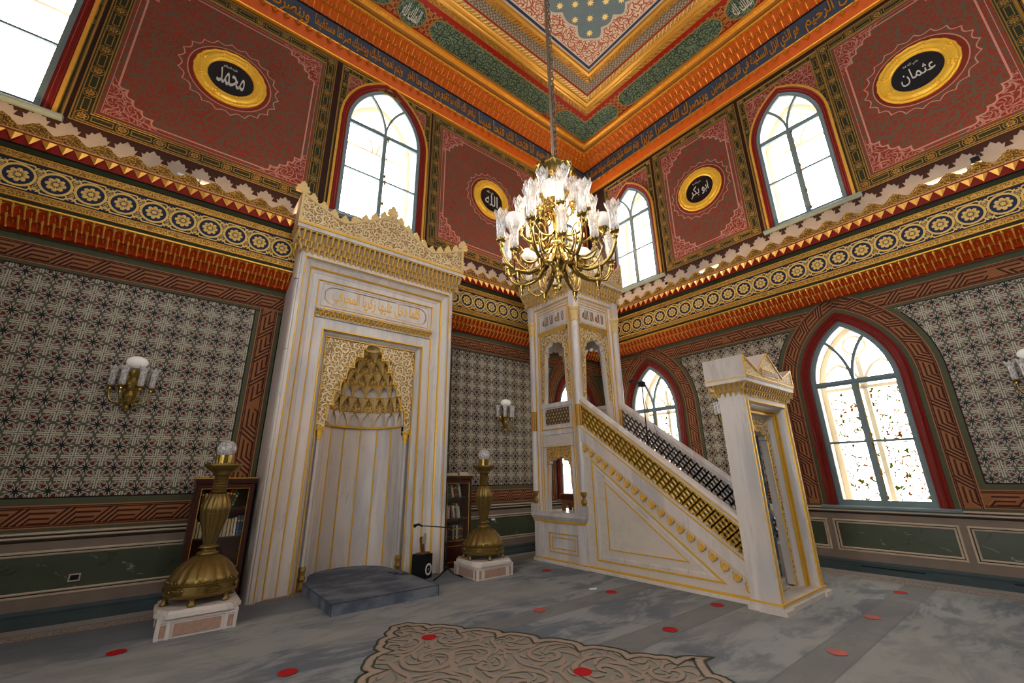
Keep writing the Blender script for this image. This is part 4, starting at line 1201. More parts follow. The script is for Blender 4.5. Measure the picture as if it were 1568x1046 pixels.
# joints of the marble blocks
for z in (1.9, 3.35, 4.5):
    for sx in (-1, 1):
        j = MB(); j.mould([(sx*1.431, z), (sx*1.431, z+.005)], [(0, .0), (0, .0)]) if False else None
        j.box((min(sx*1.432, sx*1.33), z, .02), (max(sx*1.432, sx*1.33), z+.005, .6205)); obj('block_joint', j, 'marble_grey', mih)
# inscription panel
q = MB(); q.mould([(-.98, 4.20), (.98, 4.20), (.98, 4.62), (-.98, 4.62)], [(0, .44), (.004, .452), (.018, .45), (.022, .43)], 0, True)
q.flat([(-.955, 4.225), (.955, 4.225), (.955, 4.595), (-.955, 4.595)], .432); ins = obj('inscription_panel', q, 'marble_grey', mih)
q = MB(); P = []
for i in range(9): a = -pi/2+pi*i/8; P.append((.78+.14*cos(a)*(1+.12*abs(sin(4*a))), 4.41+.155*sin(a)))
for i in range(9): a = pi/2+pi*i/8; P.append((-.78+.14*cos(a)*(1+.12*abs(sin(4*a))), 4.41+.155*sin(a)))
q.ribbon(P, .014, .432, 0, True, .008); obj('cartouche_line', q, 'gold', ins)
lettering('inscription', 'كلما دخل عليها زكريا المحراب', 'gold', ins, -.80, .80, 4.275, 4.555, .432, .014, .010, 3)
def mqrow(name, parent, x0, x1, zt, zb, dt, db, pitch, mats, tiers=2, left=None):
    """tall fins above, rows of small drops below; joined, each cell only a few pixels across"""
    m = MB(); n = round((x1-x0)/pitch); w = (x1-x0)/n; H = zt-zb; D = dt-db
    fr_ = [0, .46, .74, 1.0] if tiers > 2 else [0, .55, 1.0]
    for t in range(len(fr_)-1):
        za, zc = zt-H*fr_[t], zt-H*fr_[t+1]; da, dc = dt-D*fr_[t]*.9, dt-D*fr_[t+1]*.9; off = (t % 2)*w/2; h = za-zc
        for i in range(n if t % 2 == 0 else n-1):
            a = x0+w*i+off
            rows = [[(a+w*k/4, za-h*s_, (da+(dc-da)*s_)-(.62 if t == 0 else .45)*w*sin(pi*k/4)**.7) for k in range(5)] for s_ in (.06, .55, 1)]
            m.loft(rows, 0)
            m.add([(a-w*.16, za, da+.004), (a+w*.16, za, da+.004), (a+w*.10, zc+h*.10, dc+.008), (a, zc-h*.22, dc-.002), (a-w*.10, zc+h*.10, dc+.008)], [(0, 1, 2, 3, 4)], 1)
            m.ball((a, zc-h*.10, dc+.004), w*.13, 5, 1)
            m.mould([(a+w*.5*(1-cos(pi*k/4)), za-h*(.26-.22*sin(pi*k/4))) for k in range(5)], [(-w*.07, da-.004), (w*.07, da+.004)], 1)
    o = obj(name, m, mats, parent, kind='stuff', fix=False); return o
q = MB(); q.box((-1.034, 4.105, .44), (1.034, 4.125, .535)); q.box((-1.034, 4.0, .44), (1.034, 4.11, .47)); obj('small_cornice', q, 'marble', mih)
q = MB(); q.box((-1.038, 4.122, .44), (1.038, 4.138, .55)); obj('gilt_fillet', q, 'gold', mih)
cell = mq_mesh(.075, .10, .06, 'goldpale', 'gold'); nn = 27
many('cornice_cell', cell, [(-1.0+.075*(i+.5), 4.108, .472) for i in range(nn)], mih)
# carved field with stepped opening
steps = [(.655, 2.62), (.575, 2.87), (.485, 3.07), (.405, 3.27), (.30, 3.47), (.17, 3.62)]
cf = MB(); zp = 2.20
out = [(.80, 2.20), (.80, 3.735), (-.80, 3.735), (-.80, 2.20)]
prev = 2.20
for hw, zt in steps:
    for sx in (-1, 1): cf.quad((sx*hw, prev, .345), (sx*.80, prev, .345), (sx*.80, zt, .345), (sx*hw, zt, .345))
    prev = zt
cf.quad((-.80, prev, .345), (.80, prev, .345), (.80, 3.735, .345), (-.80, 3.735, .345)) if False else None
# top: dome shaped opening
top = [(-.17, 3.62)]+[(-.125*cos(pi*i/8), 3.62+.11*sin(pi*i/8)) for i in range(9)]+[(.17, 3.62)]
wallface(cf, -.80, .80, 3.62, 3.735+.0, [[(a, bb) for a, bb in top if True][1:-1]], .345)
obj('carved_spandrel', cf, 'carved', mih)
# gilt edging of the steps
ed = MB(); E_ = [(.70, 2.20), (.70, 2.36), (.655, 2.36)]; pz = 2.36
for hw, zt in steps: E_ += [(hw, pz), (hw, zt)]; pz = zt
E_ = [(.655, 2.40)]
pz = 2.40
for k, (hw, zt) in enumerate(steps):
    E_.append((hw, pz)) if k else None
    E_.append((hw, zt)); pz = zt
for sx in (-1, 1): ed.mould([(sx*x, z) for x, z in E_], [(-.008, .345), (-.008, .358), (.008, .358), (.008, .345)])
ed.mould([(-.135*cos(pi*i/10), 3.62+.115*sin(pi*i/10)) for i in range(11)], [(-.007, .345), (-.007, .356), (.007, .356), (.007, .345)])
obj('gilt_edging', ed, 'gold', mih)
# hanging strips beside the niche, colonettes with gilt capitals and feet
for sx in (-1, 1):
    c = MB(); X0 = sx*.715
    c.lathe([(.030, .30), (.030, 2.08)], 12, (0, 0, 0)); o = obj('colonette', c, 'marble_grey', mih, T(X0, 0, .315) @ Matrix.Rotation(-pi/2, 4, 'X'), smooth=True)
    c = MB(); c.lathe([(.030, 2.06), (.040, 2.075), (.030, 2.09), (.034, 2.12), (.052, 2.17), (.040, 2.19), (.060, 2.235), (.066, 2.25), (.066, 2.27), (0, 2.27)], 12)
    obj('capital', c, 'gold', mih, T(X0, 0, .315) @ Matrix.Rotation(-pi/2, 4, 'X'), smooth=True)
    c = MB(); c.lathe([(.0, .0), (.062, .0), (.066, .03), (.045, .07), (.030, .11), (.052, .15), (.034, .20), (.048, .26), (.032, .31)], 12, wav=lambda a, k: 1+.10*cos(6*a))
    obj('colonette_foot', c, 'golddark', mih, T(X0, 0, .315) @ Matrix.Rotation(-pi/2, 4, 'X'))
    c = MB(); c.box((min(X0-.085, X0+.085), 0, .27), (max(X0-.085, X0+.085), 2.2, .285)); obj('jamb_strip', c, 'marble', mih)
# niche wall of marble slabs with gilt ribs
NR = .64; nw = MB(); nz = 7
for i in range(nz):
    a0, a1 = pi+pi*i/nz, pi+pi*(i+1)/nz
    k = 4; ring0 = [(NR*cos(a0+(a1-a0)*t/k), .0, .30+NR*.98*sin(a0+(a1-a0)*t/k)) for t in range(k+1)]
    s_ = MB(); s_.loft([[(x, z, d) for x, _, d in ring0] for z in (0, 2.36)]); obj('niche_slab', s_, 'marble' if i % 2 else 'marble_grey', mih, smooth=True, fix=False)
rb = MB()
for i in range(nz+1):
    a = pi+pi*i/nz; x, d = (NR-.006)*cos(a), .30+(NR-.006)*.98*sin(a)
    if i in (0, nz): continue
    r = MB(); r.tube([(x, .10, d), (x, 2.36, d)], .013, 6); obj('gilt_rib', r, 'gold', mih)
# muqarnas hood: tiers of concave cells shrinking upward
tiers = [(2.36, 2.62, .640, .625, 9), (2.62, 2.87, .60, .53, 9), (2.87, 3.07, .52, .44, 7), (3.07, 3.27, .44, .36, 7), (3.27, 3.47, .36, .26, 5), (3.47, 3.62, .25, .15, 3)]
for ti, (za, zb, ra, rb_, nc) in enumerate(tiers):
    h = MB(); S = 6; NZ = 4
    cp = lambda R_, a, z: (R_*cos(a), z, .33+R_*.95*sin(a))
    for c_ in range(nc):
        rows = []
        for iz in range(NZ+1):
            t = iz/NZ; z = za+(zb-za)*t; row = []
            for k in range(S+1):
                a = pi+pi*(c_+k/S)/nc; row.append(cp(ra+.010+.045*sin(pi*k/S)*(1-t*.5)-(ra-rb_)*.55*t**3, a, z))
            rows.append(row)
        h.loft(rows, 0)
    hz = zb-za; hwa = .50*pi/nc
    for c_ in range(nc+1):          # leaf shaped wedge between two cells: wide above, a drop below
        a = pi+pi*c_/nc; P = []
        for t, fw_ in ((0, .04), (.18, .16), (.42, .26), (.66, .50), (.86, .82), (1, 1.0)):
            P.append((za+hz*t, fw_*hwa, ra-.004-(ra-rb_)*t**1.6))
        rows = [[cp(R_+.018, max(pi, min(2*pi, a-w_)), z), cp(R_-.012, a, z), cp(R_+.018, max(pi, min(2*pi, a+w_)), z)] for z, w_, R_ in P]
        h.loft(rows, 2); h.ball((cp(ra-.010, a, za)[0], za-.004, cp(ra-.010, a, za)[2]), .019, 6, 1, 1.0)
        for sg in (-1, 1): h.tube([cp(R_+.014, max(pi, min(2*pi, a+sg*w_)), z) for z, w_, R_ in P], .0055, 4, 1)
    # ledge under the next tier
    nr = tiers[ti+1][2] if ti < len(tiers)-1 else .12
    K = 24
    h.loft([[(R_*cos(pi+pi*k/K), zb, .33+R_*.95*sin(pi+pi*k/K)) for k in range(K+1)] for R_ in (rb_+.02, nr-.0)], 0)
    h.loft([[(R_*cos(pi+pi*k/K), z, .33+R_*.95*sin(pi+pi*k/K)) for k in range(K+1)] for R_, z in ((rb_-.004, zb-.012), (rb_-.012, zb), (rb_+.005, zb+.004))], 1)
    if ti == 0: h.loft([[(R_*cos(pi+pi*k/K), z, .33+R_*.95*sin(pi+pi*k/K)) for k in range(K+1)] for R_, z in ((.66, 2.33), (.625, 2.335), (.62, 2.36), (.66, 2.37))], 1)
    obj('hood_tier', h, ['marble_grey' if ti in (0, 2) else 'carved_gold', 'gold', 'goldpale' if ti else 'marble'], mih, fix=False)
h = MB(); K = 12
h.loft([[(.135*cos(u)*cos(pi+pi*k/K), 3.62+.115*sin(u), .33+.135*cos(u)*.95*sin(pi+pi*k/K)) for k in range(K+1)] for u in (0, .3, .6, .9, 1.2, pi/2-.01)]); obj('hood_shell', h, 'goldpale', mih, fix=False)
# cornice and crest
cb = MB(); cb.box((-1.43, HB+.0, 0), (1.43, HB+.36, .60)); cb.box((-1.535, 5.33, 0), (1.535, 5.40, .76)); cb.mould([(1.535, 5.40), (-1.535, 5.40)], [(0, .76)], 0) if False else None
obj('crown_block', cb, 'marble', mih)
mqrow('muqarnas_cornice', mih, -1.50, 1.50, 5.33, 4.98, .745, .61, .088, ['creamgold', 'gold'], 3)
sd = mqrow('muqarnas_cornice', mih, 0.02, .72, 5.33, 4.98, .10, .0, .088, ['creamgold', 'gold'], 3)
sd.matrix_local = Matrix(((0, 0, -1, -1.43), (0, 1, 0, 0), (1, 0, 0, 0), (0, 0, 0, 1)))
sd2 = inst(sd, mih, Matrix(((0, 0, 1, 1.43), (0, 1, 0, 0), (-1, 0, 0, .74), (0, 0, 0, 1))))
gb = MB(); gb.box((-1.545, 5.395, 0), (1.545, 5.425, .775)); obj('gilt_fillet', gb, 'gold', mih)
def crest_outline(W_, z0, zc, zv, zp, xv):
    pts = []
    def seg(p, q, n, b):
        for i in range(n):
            u = i/n; pts.append((p[0]+(q[0]-p[0])*u, p[1]+(q[1]-p[1])*(u**b if b > 0 else 1-(1-u)**(-b))))
    seg((W_, zc), (xv, zv), 6, -1.25); seg((xv, zv), (.0, zp), 6, 1.2); seg((0, zp), (-xv, zv), 6, -1.2); seg((-xv, zv), (-W_, zc), 6, 1.25); pts.append((-W_, zc))
    return pts
CO = crest_outline(1.535, 5.425, 5.98, 5.68, 6.16, .84)
cr_ = MB(); cr_.prism([(-1.535, 5.42), (1.535, 5.42)]+CO, .02, .74, 0); obj('crest_slab', cr_, 'marble', mih)
cr_ = MB(); cr_.prism([(-1.50, 5.45), (1.50, 5.45)]+[(x*.98, z-.03) for x, z in CO], .741, .752); obj('crest_carving', cr_, 'carved', mih)
cr_ = MB(); cr_.mould([(-1.535, 5.42), (1.535, 5.42)]+CO, [(0, .74), (.0, .765), (.035, .765), (.045, .752)], 0, True); obj('crest_border', cr_, 'goldpale', mih)
lf = MB(); LP = [(-.075, 0), (-.09, .03), (-.065, .055), (-.075, .085), (-.04, .10), (-.035, .13), (0, .165), (.035, .13), (.04, .10), (.075, .085), (.065, .055), (.09, .03), (.075, 0)]
lf.prism(LP, -.02, .02); LM = mesh_of('crest_leaf', lf, ['goldpale'])
Pc = Path(CO[::-1]); n = 19; pl = []
for i in range(n):
    a = Pc.L*i/(n-1); x, z = Pc.at(a, 0); sc = 1.25 if i in (0, n-1, (n-1)//2) else .85
    pl.append(T(x, z-.015, .73) @ Matrix.Scale(sc, 4))
many('crest_leaf', LM, pl, mih)
# ------------------------------------------------------------------ carpeted platform in front of the niche
pf = MB(); P = [(-.73, 1.80), (.65, 1.80), (.65, .50), (.62, .30)]+[(.62*cos(a), .30-.60*sin(a)) for a in [pi*i/10 for i in range(1, 10)]]+[(-.62, .30), (-.73, .50)]
zt = .125
n = len(P)
pf.add([(x, 0, y) for x, y in P]+[(x, zt, y) for x, y in P], [tuple(range(n, 2*n))]+[(i, (i+1) % n, n+(i+1) % n, n+i) for i in range(n)], 0)
pl_ = obj('prayer_platform', pf, 'platcarpet', None, cat='platform', label='low carpeted step in front of the tall marble prayer niche'); pl_.matrix_world = FM
e = MB(); e.tube([(-.73, zt, .50), (-.73, zt, 1.80), (.65, zt, 1.80), (.65, zt, .50)], .007, 6); e.tube([(-.73, 0, 1.80), (-.73, zt, 1.80)], .006, 6); e.tube([(.65, 0, 1.80), (.65, zt, 1.80)], .006, 6)
obj('carpet_edge', e, 'basegrey', pl_)
# ------------------------------------------------------------------ minbar
XL, XR = -3.13, -1.85; WM = XR-XL; CXM = (XL+XR)/2
FS = frame((0, -1), (-1, 0), (XL, 0, 0)); iFS = FS.inverted()
mn = thing('minbar', 'white marble stair pulpit with gilt lattice balustrade and tall canopy', 'pulpit', FS)
# staircase sides
def zline(s, a, b): return a[1]+(b[1]-a[1])*(s-a[0])/(b[0]-a[0])
A0, A1 = (2.08, 2.385), (4.76, .435)     # lower edge of the lattice
T0, T1 = (2.08, 2.93), (4.76, .915)      # top of the hand rail
B0, B1 = (2.08, 2.07), (4.76, .175)      # lower edge of the sloping stringer
m = MB(); m.prism([(2.05, 0), (4.76, 0), (4.76, .435), (2.05, 2.41)], -.09, 0); obj('side_panel', m, 'marble_h', mn)
m = MB(); m.prism([(2.05, 0), (4.76, 0), (4.76, .435), (2.05, 2.41)], -WM, -WM+.09); obj('side_panel', m, 'marble_h', mn)
m = MB(); m.mould([B0, A0, A1, B1] if False else [(2.08, 2.2275), (4.76, .305)], [(-.115, 0), (-.105, .035), (.085, .045), (.10, .03), (.112, 0)]); obj('stringer', m, 'marble', mn)
g = MB()
def gline(mb, P, closed, w=.011, d=0.0): mb.mould(P, [(-w, d), (-w*.7, d+.012), (w*.7, d+.012), (w, d)], 0, closed)
gline(g, [(2.30, .185), (4.36, .185), (2.30, 1.735)], True, .013)
gline(g, [(2.56, .365), (3.90, .365), (2.56, 1.375)], True, .009)
obj('gilt_triangle_frame', g, 'gold', mn)
m = MB(); m.mould([(2.33, .21), (4.28, .21), (2.33, 1.68)], [(0, .0), (.03, .006), (.06, .0)], 0, True); obj('triangle_moulding', m, 'marble', mn)
g = MB(); gline(g, [(2.08, 2.345), (4.76, .415)], False, .010, .034); gline(g, [(2.08, 2.12), (4.76, .205)], False, .006, .03); obj('gilt_line', g, 'gold', mn)
g = MB(); g.mould([(2.05, 0), (4.76, 0)], [(0, .0), (0, .025), (.035, .025), (.05, .012), (.05, 0)]); obj('plinth', g, 'marble', mn)
g = MB(); g.mould([(2.05, .05), (4.76, .05)], [(0, .0), (.0, .024), (.022, .020), (.028, 0)]); obj('gilt_line', g, 'gold', mn)
# leaf brackets under the stringer
lb = MB(); n = 8
lb.prism([(-.055, .0), (.055, .0), (.062, -.03), (.05, -.075), (.022, -.105), (-.018, -.105), (-.045, -.075), (-.06, -.03)], 0, .03, 0)
lb.lathe([(.034, .030), (.030, .045), (.018, .038), (.0, .042)], 10, (0, -.055, 0), 1)
for sx in (-1, 1): lb.mould([(sx*.05, 0), (sx*.055, -.035), (sx*.04, -.085), (0, -.118)], [(-.007, .025), (0, .045), (.007, .025)], 1)
LB = mesh_of('leaf_bracket', lb, ['goldpale', 'gold'], fix=False); nb = 19
many('leaf_bracket', LB, [T(2.20+(4.70-2.20)*i/(nb-1), zline(2.20+(4.70-2.20)*i/(nb-1), B0, B1)+.022, .0) @ Matrix.Rotation(radians(-18), 4, 'Z') for i in range(nb)], mn)
# balustrades: pierced star lattice, rails
def lattice(parent, P00, P10, P01, P11, d, th, mats, pitch=.088, w=.011, nm='pierced_lattice'):
    """quad with corners (start low, end low, start high, end high): three families of bars"""
    L = P10[0]-P00[0]; H = (P01[1]-P00[1]+P11[1]-P10[1])/2; sl = (P10[1]-P00[1])/L
    q = MB(); real = sqrt(1+sl*sl)
    def pt(a, b):
        lo = P00[1]+(P10[1]-P00[1])*a/L; hi = P01[1]+(P11[1]-P01[1])*a/L; return (P00[0]+a, lo+(hi-lo)*b/H)
    rows = max(2, round(H/(pitch*.80))); hh = H/rows; half = hh*.62
    def bar(a0, b0, a1, b1):
        if a1 < a0: a0, b0, a1, b1 = a1, b1, a0, b0
        if a1 <= 0 or a0 >= L: return
        if a0 < 0: b0 += (b1-b0)*(0-a0)/(a1-a0); a0 = 0
        if a1 > L: b1 += (b1-b0)*(L-a1)/(a1-a0); a1 = L
        p, r = pt(a0, b0), pt(a1, b1); q.mould([p, r], [(-w, d), (-w, d+th), (w, d+th), (w, d)])
    for i in range(1, rows): bar(0, i*hh, L, i*hh)
    k = -H*.62; 
    while k < L+H*.62:
        bar(k, 0, k+H*.62, H); bar(k+H*.62, 0, k, H); k += half*2
    return obj(nm, q, mats, parent, kind='stuff', fix=False)
def rail_side(d, outer, front):
    P00, P10 = (2.08, 2.40), (4.76, .45); P01, P11 = (2.08, 2.80), (4.76, .80)
    lattice(mn, P00, P10, P01, P11, d+.012, .03, ['gold' if front else 'marble'], .095, .014 if front else .017)
    lattice(mn, P00, P10, P01, P11, d-.005 if front else d-.012, .02, ['marble'], .095, .015)
    r = MB(); r.mould([(2.05, 2.86), (4.76, .845)], [(-.055, d-.012), (-.045, d+.06), (.02, d+.075), (.052, d+.06), (.075, d+.015), (.052, d-.045), (-.03, d-.05), (-.055, d-.012)]); obj('hand_rail', r, 'marble', mn)
    if front:
        g = MB(); gline(g, [(2.05, 2.80), (4.76, .785)], False, .011, d+.055); gline(g, [(2.05, 2.86), (4.76, .845)], False, .008, d+.068); obj('gilt_line', g, 'gold', mn)
rail_side(-.045, True, True); rail_side(-WM+.03, True, False)
# steps
st = MB(); ns = 11
for i in range(ns):
    s1 = 4.72-i*.24; z = .21*(i+1)-.02
    t = MB(); t.box((s1-.24, 0, -WM+.09), (s1+.02, z, -.09)); obj('stair_step', t, 'marble', mn)
t = MB(); t.box((.84, 2.26, -WM+.04), (2.10, 2.34, -.04)); obj('landing', t, 'marble', mn)

# ---- canopy pavilion
S0, S1 = .80, 2.07
def mtx_of(fr): return iFS @ fr
def foil(hw, z0, zs, zt, n=5, tip=.06):
    """multifoil pointed arch, rising x"""
    half = []
    N_ = n*5
    for i in range(N_+1):
        a = (pi/2)*i/N_; bump = 1-.10*abs(cos(n*pi*i/N_/1.0*.5))
        r = 1-.15*(1-abs(sin(n*pi*i/N_))**.7)
        half.append((-hw*cos(a)*r, zs+(zt-tip-zs)*sin(a)*r))
    out = [(-hw, z0)]; lx = -hw
    for x, z in half:
        x = max(x, lx); out.append((x, z)); lx = x
    out.append((0, zt)); res = out+[(-x, z) for x, z in reversed(out[:-1])]
    return res
def fsub(u, n_, o):        # face frame in minbar coordinates
    return mtx_of(frame(u, n_, o))
def tframe(mb, hw, z0, z1, d, w=.011, closed=False):
    gline(mb, [(hw, z0), (hw, z1), (-hw, z1), (-hw, z0)], closed, w, d)
def pav_face(mt, W_, low, rear=False, front=False):
    hw = W_/2
    zb = 2.34 if front else .86
    # recessed stepped frame of the whole face
    m = MB(); m.mould([(hw, zb), (hw, 5.05), (-hw, 5.05), (-hw, zb)], [(0, 0), (.085, 0), (.09, -.012), (.12, -.028), (.16, -.045), (.215, -.05)]); obj('face_frame', m, 'marble', mn, mt)
    g = MB(); tframe(g, hw-.098, zb, 5.05-.098, -.016); tframe(g, hw-.165, zb, 5.05-.165, -.048, .010); tframe(g, hw-.215, zb, 4.83, -.052, .008); obj('gilt_line', g, 'gold', mn, mt)
    # inscription panel, small cornice, arch
    q = MB(); q.box((-hw+.20, 4.40, -.10), (hw-.20, 4.85, -.052)); q.mould([(-hw+.24, 4.45), (hw-.24, 4.45), (hw-.24, 4.79), (-hw+.24, 4.79)], [(0, -.052), (.003, -.042), (.014, -.042), (.018, -.052)], 0, True); ip = obj('inscription_panel', q, 'marble', mn, mt)
    lt = lettering('inscription', 'لا اله الا الله', 'golddark', ip, -hw+.32, hw-.32, 4.53, 4.73, -.052, .008, .006, 2)
    cell = mq_mesh(.075, .085, .055, 'goldpale', 'gold'); nn = int((W_-.42)/.075)
    many('cornice_cell', cell, [mt @ T(-nn*.075/2+.075*(i+.5), 4.40, -.052) for i in range(nn)], mn)
    ah = hw-.30
    F_ = foil(ah, 2.9, 3.80, 4.24, 3); a = MB(); wallface(a, -hw+.20, hw-.20, 2.9 if not front else 2.9, 4.32, [F_], -.06)
    obj('upper_arch_spandrel', a, 'carved', mn, mt)
    th = MB(); th.mould(F_, [(0, -.055), (0, -.14)]); th.mould(F_, [(-.004, -.060), (.0, -.050), (.014, -.052), (.018, -.060)], 1); obj('arch_edge', th, ['marble', 'goldpale'], mn, mt)
    a = MB(); wallface(a, -hw+.20, hw-.20, 2.9, 4.32, [F_], -.14); obj('arch_back', a, 'marble', mn, mt)
    j = MB()
    for sx in (-1, 1):
        j.box((min(sx*(hw-.20), sx*ah), zb, -.14), (max(sx*(hw-.20), sx*ah), 2.92, -.055))
    obj('arch_jamb', j, 'marble', mn, mt, kind='stuff')
    if front: return
    # balustrade panel, slab, lower arch
    q = MB(); q.box((-hw+.20, 2.79, -.15), (hw-.20, 2.87, -.03)); q.box((-hw+.20, 2.36, -.14), (hw-.20, 2.42, -.05)); obj('balustrade_rail', q, 'marble', mn, mt)
    x0 = -hw+.22; x1 = hw-.22
    o = lattice(mn, (x0, 2.44), (x1, 2.44), (x0, 2.76), (x1, 2.76), -.085, .02, ['golddark'], .075, .009); o.matrix_local = mt
    q = MB(); q.box((x0, 2.42, -.12), (x1, 2.79, -.095)); q.mould([(x0, 2.42), (x1, 2.42), (x1, 2.79), (x0, 2.79)], [(0, -.06), (.028, -.06), (.03, -.09)], 0, True); obj('balustrade_panel', q, 'marble', mn, mt)
    g = MB(); gline(g, [(-hw+.2, 2.365), (hw-.2, 2.365)], False, .010, -.05); gline(g, [(-hw+.2, 2.03), (hw-.2, 2.03)], False, .008, -.05); obj('gilt_line', g, 'gold', mn, mt)
    q = MB(); q.box((-hw+.20, 2.02, -.13), (hw-.20, 2.36, -.06)); q.mould([(x0+.03, 2.07), (x1-.03, 2.07), (x1-.03, 2.31), (x0+.03, 2.31)], [(0, -.06), (.004, -.054), (.010, -.06)], 0, True); obj('plain_slab', q, 'marble_h', mn, mt)
    F2 = foil(ah+.02, .86, 1.62, 1.90, 3, .05); a = MB(); wallface(a, -hw+.20, hw-.20, .86, 2.02, [F2], -.06); obj('lower_arch_spandrel', a, 'carved_gold', mn, mt)
    th = MB(); th.mould(F2, [(0, -.058), (0, -.14)]); th.mould(F2, [(-.003, -.060), (.0, -.052), (.010, -.054), (.014, -.060)], 1); obj('arch_edge', th, ['marble', 'gold'], mn, mt)
    a = MB(); wallface(a, -hw+.20, hw-.20, .86, 2.02, [F2], -.14); obj('arch_back', a, 'marble', mn, mt)
cs = (S0+S1)/2; WS = S1-S0
pav_face(T(cs, 0, 0), WS, True)                                                     # left (towards the niche)
pav_face(fsub((1, 0), (0, -1), (CXM, -S1, 0)), WM, True, front=True)                # front, over the stairs
pav_face(fsub((0, 1), (1, 0), (XR, -cs, 0)), WS, True)                              # right
pav_face(fsub((-1, 0), (0, 1), (CXM, -S0, 0)), WM, True)                            # rear
# pedestal
p = MB(); p.box((S0-.01, .05, -WM), (S1+.02, .72, 0)); 
for s_ in (S0+.09, S1-.07): p.box((s_-.10, .05, -.2), (s_+.11, .70, .03))
P4 = [(S0-.02, -WM-.02), (S1+.05, -WM-.02), (S1+.05, .02), (S0-.02, .02)]
obj('pedestal', p, 'marble', mn)
def hring(name, P, prof, mt_):
    """horizontal moulding round a plan P [(s,d)], profile (out, z)"""
    q = MB(); off = miter(P, True); q.loft([[(a[0]-o[0]*t, z, a[1]-o[1]*t) for a, o in zip(P, off)] for t, z in prof], 0, True)
    return obj(name, q, mt_, mn)
P5 = [(S0, -WM), (S1, -WM), (S1, 0), (S0, 0)]
def area2(P): return sum(P[i-1][0]*P[i][1]-P[i][0]*P[i-1][1] for i in range(len(P)))
if area2(P5) < 0: P5 = P5[::-1]
hring('pedestal_moulding', P5, [(.0, .70), (.035, .72), (.055, .755), (.07, .79), (.055, .84), (0, .86), (-.4, .86)], 'marble_grey')
hring('gilt_line', P5, [(.0, .675), (.032, .68), (.036, .70), (.034, .718), (0, .72)], 'gold')
hring('plinth', P5, [(.0, .0), (.05, .0), (.05, .04), (.035, .052), (0, .055)], 'marble'); hring('gilt_line', P5, [(.0, .05), (.038, .052), (.038, .072), (.0, .08)], 'gold')
t = MB(); t.box((S0, .80, -WM), (S1, .862, 0)); obj('pedestal_top', t, 'marble', mn)
g = MB(); gline(g, [(1.17, .19), (1.87, .19), (1.87, .50), (1.17, .50)], True, .011); gline(g, [(1.24, .255), (1.80, .255), (1.80, .435), (1.24, .435)], True, .008); obj('gilt_panel_frame', g, 'gold', mn)
# corner columns
for s_ in (S0+.02, S1-.0):
    for d_ in (-.02+.0, -WM+.02):
        mt = T(s_, 0, d_) @ Matrix.Rotation(-pi/2, 4, 'X'); R = .072
        c = MB(); c.lathe([(R, 1.22), (R, 4.40)], 14); obj('corner_column', c, 'marble', mn, mt, smooth=True)
        c = MB(); c.lathe([(.085, .86), (.085, .98), (.05, 1.0), (.075, 1.04), (.06, 1.09), (.04, 1.12), (.07, 1.17), (.074, 1.22)], 12, wav=lambda a, k: 1+.05*cos(6*a)); obj('column_foot', c, ['golddark'], mn, mt)
        c = MB(); c.box((-.085, -.085, .84), (.085, .085, .99)); obj('column_block', c, 'marble_grey', mn, mt)
        c = MB(); c.lathe([(R+.004, 2.36), (R+.006, 2.37), (R+.006, 2.74), (R+.004, 2.75)], 14); obj('gilt_collar', c, 'goldband', mn, mt, smooth=True)
        c = MB(); c.lathe([(R, 4.38), (R+.012, 4.40), (R+.004, 4.44), (R+.01, 4.50), (R+.03, 4.58), (R+.016, 4.60), (R+.04, 4.66), (R+.04, 4.69), (0, 4.69)], 12, wav=lambda a, k: 1+.03*cos(8*a)); obj('capital', c, 'goldpale', mn, mt)
        c = MB(); c.box((-.07, -.07, 4.69), (.07, .07, 5.05)); obj('corner_post', c, 'marble', mn, mt)
